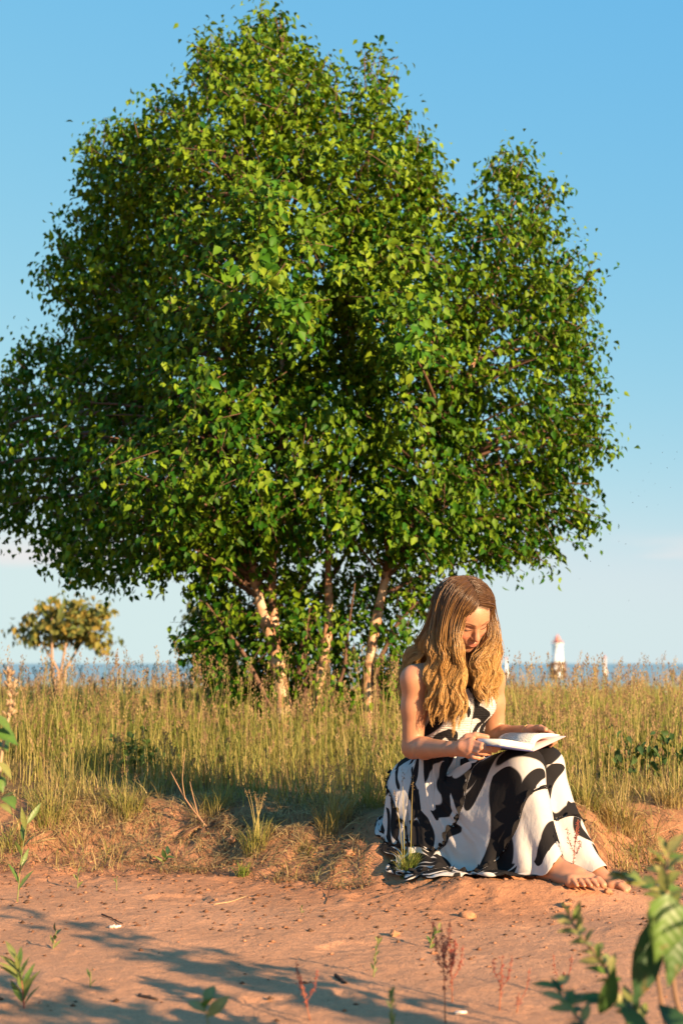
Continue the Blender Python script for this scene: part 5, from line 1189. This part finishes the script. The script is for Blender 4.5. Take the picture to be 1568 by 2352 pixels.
# shrub in the foreground, bottom right, spreading out of the frame
c7 = lambda cx, cy, d: P(752.6 + cx * 0.52, 1881.6 + cy * 0.52, d)
DB = 2.55
fb = thing('shrub', 'blurred leafy shrub with brown stems in the near bottom right corner', 'shrub', (0.62, DB, gz(0.62, DB)))
BR = (0.24, 0.135, 0.075)
def gnd(x, y): return np.array((x, y, gz(x, y) - 0.02))
L1 = stem_part(fb, [gnd(0.48, 2.45), c7(1350, 900, 2.5), c7(1290, 780, 2.52), c7(1240, 690, 2.55), c7(1190, 590, 2.57), c7(1110, 530, 2.6), c7(1050, 400, 2.62)], 0.005, 0.0018, BR)
leaves_along(fb, L1, 30, 0.036, ['pale', 'green', 'pale'], 0.42)
L2 = stem_part(fb, [gnd(0.66, 2.4), c7(1530, 900, 2.42), c7(1520, 680, 2.42), c7(1500, 420, 2.45), c7(1490, 250, 2.5), c7(1500, 130, 2.55)], 0.0055, 0.002, BR)
leaves_along(fb, L2, 26, 0.042, ['pale', 'green'], 0.6)
L3 = stem_part(fb, [gnd(0.60, 2.5), c7(1480, 880, 2.5), c7(1450, 670, 2.5), c7(1440, 560, 2.5)], 0.005, 0.0025, BR)
L4 = stem_part(fb, [gnd(0.45, 2.4), c7(1180, 960, 2.4), c7(1060, 830, 2.45), c7(1000, 720, 2.5)], 0.004, 0.0015, BR)
leaves_along(fb, L4, 20, 0.040, ['green', 'pale', 'dark'], 0.3)
L5 = stem_part(fb, [gnd(0.55, 2.45), c7(1400, 920, 2.45), c7(1330, 800, 2.47), c7(1200, 800, 2.5), c7(1080, 790, 2.52)], 0.004, 0.0015, BR)
leaves_along(fb, L5, 28, 0.042, ['green', 'pale', 'dark'], 0.35)
L6 = stem_part(fb, [gnd(0.72, 2.5), c7(1600, 600, 2.5), c7(1540, 320, 2.55), c7(1420, 300, 2.6), c7(1300, 250, 2.62)], 0.004, 0.0015, BR)
leaves_along(fb, L6, 26, 0.042, ['pale', 'green'], 0.5)
for (cx, cy, cx2, cy2, dd, kind, sz) in ((1500, 330, 1480, 560, 2.4, 'broad', 0.112), (1420, 450, 1395, 740, 2.44, 'dark', 0.135), (1530, 450, 1530, 690, 2.43, 'green', 0.105), (1200, 860, 1270, 700, 2.47, 'green', 0.085), (1290, 830, 1370, 905, 2.45, 'green', 0.08), (1460, 820, 1540, 900, 2.42, 'dark', 0.1)):
    a, b_ = c7(cx, cy, dd), c7(cx2, cy2, dd - 0.03); leaf_on(fb, a, b_ - a, sz, kind, (0.35, -0.9, 0.35))
# the rest of the same shrub, outside the frame: it throws the long leaf shadows over the sand
xl, al_, nl_ = [], [], []
sun2 = np.array((SUNV[0], SUNV[1])) / math.hypot(SUNV[0], SUNV[1]); TE = math.tan(SUN_EL); k = 0
SHP = [(-80, 2040), (0, 2062), (300, 2150), (560, 2250), (760, 2340), (760, 2400), (-80, 2400)]
while k < 95:
    tx, ty = random.uniform(-80, 760), random.uniform(2040, 2400)
    if poly_dist(np.array([tx]), np.array([ty]), SHP)[0] < 0: continue
    tp = P(tx, ty, FPX * 0.785 / (ty - 1524)); h = random.uniform(0.5, 1.15); bxy = tp[:2] + sun2 * h / TE
    if bxy[0] < 0.25 * bxy[1] + 0.42 or abs((bxy[0] - 0.55) * sun2[1] - (bxy[1] - 2.5) * sun2[0]) < 0.17: continue
    k += 1; top = np.array((bxy[0], bxy[1], h)); b0 = gnd(bxy[0] + random.gauss(0, 0.08), bxy[1] + random.gauss(0, 0.08))
    L = smooth_line([b0, b0 * 0.5 + top * 0.5 + np.array((random.gauss(0, 0.04), random.gauss(0, 0.04), 0)), top]); m = MB(); m.tube(L, np.linspace(0.006, 0.002, len(L)), 5, np.array(BR)); m.build('stem', M_stem, fb)
    for q in range(26):
        f = 0.5 + 0.5 * (q + random.random()) / 26; p = L[min(int(f * 13), 13)]; a = q * 2.4 + random.random(); xl.append(p + rng.normal(0, 0.012, 3)); al_.append((math.cos(a), math.sin(a), 0.5)); nl_.append((random.gauss(0, 0.4), random.gauss(0, 0.4), 1))
V, T_, C = scatter_leaves(np.array(xl), frames(np.array(al_), np.array(nl_)), 0.05 + 0.03 * rng.random(len(xl)), pick([(0.09, 0.155, 0.03), (0.14, 0.19, 0.045)], len(xl)))
tag(link('crown', new_mesh('crown', V, None, T_, C), M_plant, fb), kind='stuff')

# tall weed at the left edge
c5 = lambda cx, cy, d: P(cx * 0.4, 1254.4 + cy * 0.4, d)
lw = thing('weed', 'tall weed with dry seed spike and broad green leaves at left edge', 'weed', (-0.84, 3.4, gz(-0.84, 3.4)))
DW = 3.4
L = stem_part(lw, [gnd(-0.86, DW), c5(-20, 1500, DW), c5(0, 1250, DW), c5(22, 1120, DW), c5(48, 1000, DW), c5(75, 900, DW), c5(62, 800, DW), c5(45, 690, DW)], 0.005, 0.002, (0.42, 0.28, 0.17))
m = MB()
for k in range(46):
    f = 0.62 + 0.38 * k / 46; p = L[min(int(f * 13), 13)] + rng.normal(0, 0.004, 3); a = k * 2.4; q = p + np.array((math.cos(a) * 0.012, math.sin(a) * 0.01, 0.012)); m.tube([p, (p + q) / 2 + (0, 0, 0.002), q], (0.002, 0.0035, 0.0008), 5, np.array(random.choice([(0.28, 0.19, 0.10), (0.36, 0.25, 0.14), (0.2, 0.13, 0.08)])))
m.build('seed_spike', M_stem, lw)
for (a0_, a1_, sz, kind) in (((-20, 1060), (60, 1100), 0.085, 'broad'), ((-10, 1130), (75, 1170), 0.07, 'broad'), ((-30, 970), (115, 1090), 0.085, 'green'), ((-10, 1240), (95, 1340), 0.075, 'pale'), ((0, 1320), (55, 1390), 0.05, 'green'), ((30, 1440), (135, 1530), 0.07, 'broad'), ((0, 1480), (100, 1540), 0.06, 'pale'), ((-20, 1340), (20, 1400), 0.05, 'broad'), ((0, 1400), (-10, 1350), 0.05, 'pale'), ((20, 1440), (120, 1380), 0.05, 'lance')):
    a, b_ = c5(*a0_, DW + random.uniform(-0.05, 0.05)), c5(*a1_, DW - 0.03); leaf_on(lw, a, b_ - a, sz * 0.72, kind, (0.4, -0.6, 0.7))

def sprout(label, px, py, h, n, size, kinds, lean=(0.0, 0.0), colr=(0.2, 0.2, 0.07), upw=1.2, base=None, name='sprout', cat='seedling', group=None, f0=0.1):
    b0 = PG(px, py) if base is None else base; rt = thing(name, label, cat, b0, group)
    top = b0 + np.array((lean[0], lean[1], h)); L = stem_part(rt, [b0 - (0, 0, 0.01), b0 * 0.5 + top * 0.5 + np.array((lean[0] * -0.2, 0, 0)), top], 0.0022, 0.001, colr); leaves_along(rt, L, n, size, kinds, f0, 1.0, upw); return rt
sprout('bushy willow-leaved seedling with reddish base in the bottom left corner', 57, 2316, 0.105, 20, 0.062, ['lance'], (-0.02, 0), (0.35, 0.1, 0.07), 1.3)
sprout('small plant with broad dark leaves at the foot of the bank, left of centre', 372, 1990, 0.05, 8, 0.04, ['green', 'dark', 'green'], (0.03, 0.0), upw=0.5)
sprout('thin pale seedling on the sand at left, nearest the bank', 179, 2040, 0.062, 4, 0.035, ['lance', 'pale'])
sprout('tiny two-leaved seedling on the sand left of the dead root clump', 268, 2046, 0.05, 3, 0.02, ['lance'])
sprout('little withering seedling in the shadow at left', 122, 2180, 0.05, 5, 0.028, ['dark', 'lance'], (0.01, 0))
sprout('single narrow blade-like seedling on the shadowed sand near bottom left', 208, 2268, 0.038, 3, 0.026, ['lance'])
sprout('pale young sprig on the sand between the footprints and the red sorrel', 857, 2244, 0.10, 11, 0.022, ['lance', 'pale'], (0.015, 0), upw=1.8)
sprout('small leafy sprig beside the tall red sorrel', 985, 2178, 0.055, 7, 0.024, ['green', 'pale'], (0.03, 0))
sprout('two-leaved yellow green seedling cut off by bottom edge', 480, 2352, 0.10, 4, 0.065, ['pale', 'green'], (-0.015, 0), base=P(486, 2430, 2.7), upw=0.5, f0=0.7)
sprout('slender green spike of leaves cut off by bottom edge, right of centre', 895, 2352, 0.115, 14, 0.024, ['lance', 'pale'], (0.0, 0), base=P(898, 2420, 2.8), upw=2.4)
sprout('tiny seedling on the open sand in the middle', 692, 2096, 0.02, 4, 0.015, ['lance'])

# red sorrel stalks
def sorrel(label, pts, n, br=0):
    W = [PG(*pts[0])]; d0 = W[0][1]
    for q in pts[1:]: W.append(P(q[0], q[1], d0))
    rt = thing('sorrel', label, 'sorrel', W[0], 'red sorrel stalks'); L = stem_part(rt, W, 0.0016, 0.0007, (0.33, 0.12, 0.06)); m = MB(); tot = np.linalg.norm(W[-1] - W[0])
    tips = [L]
    for k in range(br):
        q = L[5 + k % 5]; a = k * 2.4; tips.append(smooth_line([q, q + np.array((math.cos(a) * 0.02, math.sin(a) * 0.02, 0.03)), q + np.array((math.cos(a) * 0.026, math.sin(a) * 0.026, 0.075)) * random.uniform(0.7, 1.1)], 10))
    for tp in tips:
        if tp is not L: m.tube(tp, 0.0008, 4, np.array((0.36, 0.11, 0.06)))
        for k in range(n if tp is L else n // 2):
            f = 0.3 + 0.7 * random.random(); i0 = min(int(f * (len(tp) - 1)), len(tp) - 1); p = tp[i0] + rng.normal(0, 0.0028, 3); s_ = random.uniform(0.0014, 0.0026)
            V = p + oc * s_ * np.array((1, 1, 1.4)); m.add(V, None, T8, np.array(random.choice([(0.29, 0.055, 0.038), (0.35, 0.10, 0.06), (0.21, 0.05, 0.035)])))
    m.build('seeds', M_stem, rt, False)
T8 = [(0, 1, 4), (1, 2, 4), (2, 3, 4), (3, 0, 4), (1, 0, 5), (2, 1, 5), (3, 2, 5), (0, 3, 5)]
sorrel('tallest red sorrel stalk at the front, bottom edge right of centre', [(1022, 2350), (1020, 2260), (1018, 2190), (1012, 2122)], 110, 5)
sorrel('slightly shorter red sorrel stalk close behind the tallest one', [(1038, 2302), (1036, 2240), (1030, 2142)], 90, 4)
sorrel('lone thin red sorrel stalk halfway to the foreground shrub', [(1146, 2322), (1150, 2260), (1153, 2192)], 60, 2)
sorrel('short stubby red sorrel stalk just right of the lone one', [(1186, 2326), (1190, 2300), (1190, 2284)], 22, 1)
sorrel('leaning red sorrel stalk on the shadowed sand at bottom centre', [(712, 2345), (700, 2290), (682, 2222)], 70, 2)
sorrel('red sorrel stalk standing against the hem of the dress', [(1312, 2030), (1318, 1950), (1326, 1882)], 70, 4)
sorrel('small red sorrel stalk at the left edge of the foreground shrub', [(1285, 2290), (1290, 2260), (1294, 2232)], 30, 2)

# grass tufts, each its own plant
def tuft(label, px, py, n, h, wd, spread, lo, hi, tall=0, tall_h=0.3):
    b0 = PG(px, py); r_ = spread * np.sqrt(rng.random(n)); a = rng.random(n) * 6.283; base = np.stack((b0[0] + r_ * np.cos(a), b0[1] + r_ * np.sin(a), np.zeros(n)), -1); base[:, 2] = ground_z(base[:, 0], base[:, 1]) - 0.006
    m = MB(); V, Q, C, _ = blades(base, h * (0.5 + 0.6 * rng.random(n)), wd * (0.7 + 0.6 * rng.random(n)), 0.25 + 0.75 * rng.random(n), a + rng.normal(0, 0.7, n), pick(lo, n), pick(hi, n), 5); m.add(V, Q, None, C)
    rt = thing('grass_tuft', label, 'grass tuft', b0, 'grass tufts on the sand and bank'); m.build('blades', M_grass, rt)
    if tall:
        k = tall; base = np.tile(b0, (k, 1)) + rng.normal(0, 0.012, (k, 3)) * np.array((1, 1, 0)); m = MB()
        V, Q, C, c = blades(base, tall_h * (0.75 + 0.3 * rng.random(k)), np.full(k, 0.0024), 0.08 + 0.15 * rng.random(k), rng.random(k) * 6.28, pick(OLIVE, k), pick(STRAW, k), 6, face=np.zeros(k)); m.add(V, Q, None, C)
        for q in range(k):
            for j_ in range(18):
                f = random.random(); p = c[q, -1] * (1 - f * 0.9) + c[q, -2] * f * 0.9 + rng.normal(0, 0.004, 3); m.add(p + oc * random.uniform(0.0012, 0.0024) * np.array((0.7, 0.7, 2.2)), None, T8, np.array(random.choice(SEED)))
        m.build('seed_stalk', M_straw, rt)
BRT = [(0.17, 0.23, 0.04), (0.22, 0.26, 0.05), (0.13, 0.19, 0.035)]
tuft('small bright green grass tuft alone on the sand left of centre', 556, 2012, 90, 0.06, 0.0022, 0.022, BRT, BRT)
tuft('bright green grass tuft with tall seed stalks at the left hem of the skirt', 938, 2000, 150, 0.085, 0.0023, 0.03, BRT, BRT + STRAW[:1], 3, 0.36)
tuft('tall green grass tuft at the foot of the bank below the birch', 590, 1945, 130, 0.12, 0.002, 0.055, OLIVE + STRAW, OLIVE + GREEN, 9, 0.22)
tuft('dry straw tuft hanging over the bank left of the skirt', 765, 1895, 200, 0.15, 0.0025, 0.07, STRAW, STRAW + OLIVE, 7, 0.28)
tuft('dry yellow tuft on the bank right of the feet', 1425, 1890, 230, 0.13, 0.0025, 0.075, STRAW, STRAW + OLIVE, 5, 0.25)
tuft('straw tuft on the bank at the right edge', 1535, 1850, 150, 0.12, 0.0025, 0.06, STRAW, OLIVE + STRAW, 4, 0.2)
tuft('olive tuft on the bank just behind the knees', 1345, 1850, 150, 0.13, 0.0025, 0.06, STRAW + OLIVE, OLIVE + GREEN, 5, 0.25)
tuft('green grass tuft on the bank near the left edge', 115, 1880, 160, 0.14, 0.0026, 0.07, OLIVE + STRAW, GREEN, 4, 0.25)
tuft('sparse green tuft on the bank between left edge and dead stalk', 290, 1870, 150, 0.12, 0.0024, 0.07, OLIVE + STRAW, GREEN + OLIVE, 4, 0.2)
tuft('straw and green tuft on the bank just right of the dead stalk', 500, 1865, 160, 0.13, 0.0024, 0.07, STRAW, GREEN + OLIVE, 5, 0.22)
tuft('thick tuft on the bank top directly left of the skirt', 850, 1855, 160, 0.13, 0.0021, 0.07, STRAW + OLIVE, GREEN + OLIVE, 8, 0.32)
tuft('little green tuft on the sand right of the feet', 1460, 1960, 40, 0.05, 0.002, 0.03, BRT, BRT)
tuft('thin tuft by the footprint in the middle of the sand', 700, 1960, 50, 0.05, 0.002, 0.03, OLIVE, OLIVE + STRAW)
tuft('low tuft at the far left foot of the bank', 30, 1945, 90, 0.08, 0.0024, 0.05, OLIVE, GREEN + STRAW)
# one tall single grass plant at the left
gp = sprout('tall single grass plant with drooping blades near the left edge', 40, 2072, 0.28, 9, 0.085, ['lance'], (0.03, 0.0), (0.2, 0.22, 0.07), 1.6, name='grass_plant', cat='grass plant')

# dead wood, sticks, clods
def stick(label, pts, r0, r1, colr, name='stick', cat='stick', lift=0.0):
    W = np.array([PG(*q) if len(q) == 2 else P(*q) for q in pts]); W[:, 2] += lift; L = smooth_line(W, 10); L += rng.normal(0, r0 * 0.25, L.shape); m = MB(); m.tube(L, np.linspace(r0, r1, len(L)), 6, np.array(colr)); return tag(m.build(name, M_debris), label, cat)
stick('thin dark twig lying on the sand at left', [(234, 2104), (258, 2112), (283, 2126)], 0.0028, 0.0012, (0.07, 0.04, 0.03), lift=0.004)
stick('short whitish stick below the dark twig', [(254, 2132), (264, 2132), (276, 2131)], 0.0055, 0.004, (0.72, 0.6, 0.5), lift=0.004)
stick('short pale stick at the bottom edge right of centre', [(1045, 2331), (1058, 2330), (1070, 2327)], 0.0045, 0.003, (0.75, 0.62, 0.52), lift=0.003)
stick('dark slanting bark chip on the sand in the middle', [(770, 2245), (780, 2254), (796, 2262)], 0.005, 0.003, (0.06, 0.035, 0.025), lift=0.003)
stick('dark stick half sunk in the shadowed sand', [(320, 2290), (340, 2294), (362, 2300)], 0.005, 0.003, (0.09, 0.06, 0.045), lift=0.003)
stick('thin root running down the sand left of the skirt', [(770, 1980), (765, 2020), (752, 2060), (748, 2078)], 0.003, 0.0015, (0.13, 0.07, 0.045), lift=0.003)
stick('fallen straw on the sand beside the bright tuft', [(490, 2080), (530, 2074), (568, 2060)], 0.0014, 0.001, (0.5, 0.36, 0.18), lift=0.003)
stick('long fallen straw left of the leafy plant', [(205, 1985), (240, 1968), (280, 1945)], 0.0016, 0.001, (0.5, 0.34, 0.17), lift=0.006)
stick('fallen straw at the right below the dry tuft', [(1480, 1935), (1520, 1915), (1560, 1900)], 0.0016, 0.001, (0.42, 0.28, 0.15), lift=0.006)
ds = thing('dead_plant', 'dead brown forked stalk leaning up from a dark root clump on the bank', 'dead plant', PG(478, 1905))
b0 = PG(478, 1905); d0 = b0[1]
stem_part(ds, [b0, P(452, 1870, d0 + 0.02), P(425, 1835, d0 + 0.03), P(392, 1772, d0 + 0.05)], 0.0055, 0.0016, (0.36, 0.2, 0.11)); stem_part(ds, [P(455, 1873, d0 + 0.02), P(444, 1830, d0), P(436, 1795, d0)], 0.0035, 0.0012, (0.34, 0.2, 0.11)); stem_part(ds, [P(425, 1835, d0 + 0.03), P(418, 1790, d0 + 0.02), P(426, 1720, d0 + 0.02)], 0.0025, 0.001, (0.36, 0.22, 0.12))
for k in range(34):
    a = random.random() * 6.283; r_ = random.uniform(0.04, 0.10); q = b0 + np.array((math.cos(a) * 0.03 - 0.01, math.sin(a) * 0.02, 0.012)); e_ = q + np.array((math.cos(a) * r_, math.sin(a) * r_ * 0.7 - 0.02, 0)); e_[2] = gz(e_[0], e_[1]) + 0.003
    m = MB(); m.tube(smooth_line([q, (q + e_) / 2 + np.array((0, 0, 0.016)), e_], 7), np.linspace(0.0035, 0.0012, 7), 5, np.array(random.choice([(0.07, 0.04, 0.025), (0.12, 0.065, 0.04), (0.2, 0.11, 0.06)]))); m.build('root', M_debris, ds)
def clod(label, px, py, s):
    b0 = PG(px, py); th_ = np.linspace(0, np.pi, 9); ph_ = np.arange(14) / 14 * 2 * np.pi; TT, PP = np.meshgrid(th_, ph_, indexing='ij')
    V = np.stack((np.sin(TT) * np.cos(PP), np.sin(TT) * np.sin(PP), np.cos(TT) * 0.65), -1); V *= (1 + 0.7 * vnoise(V[..., 0] * 2.2 + px, V[..., 1] * 2.2 + V[..., 2] * 3, 7) + 0.4 * vnoise(V[..., 0] * 6 + px, V[..., 1] * 6 + V[..., 2] * 5, 8))[..., None] * s
    V = V.reshape(-1, 3) + b0 + np.array((0, 0, s * 0.25)); i = np.arange(8)[:, None] * 14; j = np.arange(14)[None]; m = MB(); m.add(V, np.stack((i + j, i + 14 + j, i + 14 + (j + 1) % 14, i + (j + 1) % 14), -1).reshape(-1, 4), None, np.array((0.42, 0.2, 0.1))); tag(m.build('earth_clod', M_debris), label, 'clod', 'clods of earth')
clod('large crumbly clod of red earth in front of the skirt', 1072, 2108, 0.024); clod('small clod of earth just below the feet', 1300, 2085, 0.017); clod('small clod at the rim of the deep footprint', 905, 2150, 0.015)
clod('flat clod at the foot of the bank beneath the straw tuft', 800, 1965, 0.022); clod('clod under the toes of the right foot', 1395, 2052, 0.014); clod('round clod beside the dead root clump', 530, 1935, 0.022)

# gnats hovering right of the tree
gm = MB(); V = oc * np.array((0.0035, 0.001, 0.001)); gm.add(V, None, T8, np.array((0.03, 0.03, 0.03))); gb_me = gm.mesh('gnat_body', False)
wm = MB(); wm.add([(0, 0, 0.0008), (0.001, 0.0045, 0.003), (-0.002, 0.004, 0.003), (0.001, -0.0045, 0.003), (-0.002, -0.004, 0.003)], None, [(0, 1, 2), (0, 4, 3)], np.array((0.12, 0.12, 0.12))); wg_me = wm.mesh('gnat_wings', False)
for k, (px_, py_) in enumerate([(1355, 1290), (1378, 1210), (1397, 1300), (1420, 1244), (1400, 1227), (1436, 1250), (1447, 1132), (1452, 1155), (1461, 1125), (1466, 1140), (1475, 1105), (1480, 1128), (1484, 1165), (1489, 1085), (1494, 1065), (1502, 1112), (1510, 1160), (1520, 1040), (1522, 1000), (1531, 1075), (1538, 1120), (1548, 1055), (1553, 1038), (1330, 1330), (1443, 1380), (1350, 1440)]):
    q = P(px_, py_, 5.4 + 2.2 * (k * 0.618 % 1)); g_ = thing('gnat', 'tiny dark gnat hovering in the sky to the right of the tree', 'gnat', q, 'gnats in the air'); rz = Matrix.Translation(Vector(q)) @ Matrix.Rotation(k * 1.3, 4, 'Z')
    for nm, me in (('body', gb_me), ('wings', wg_me)): o = link(nm, me, M_stem, g_); o.matrix_basis = rz
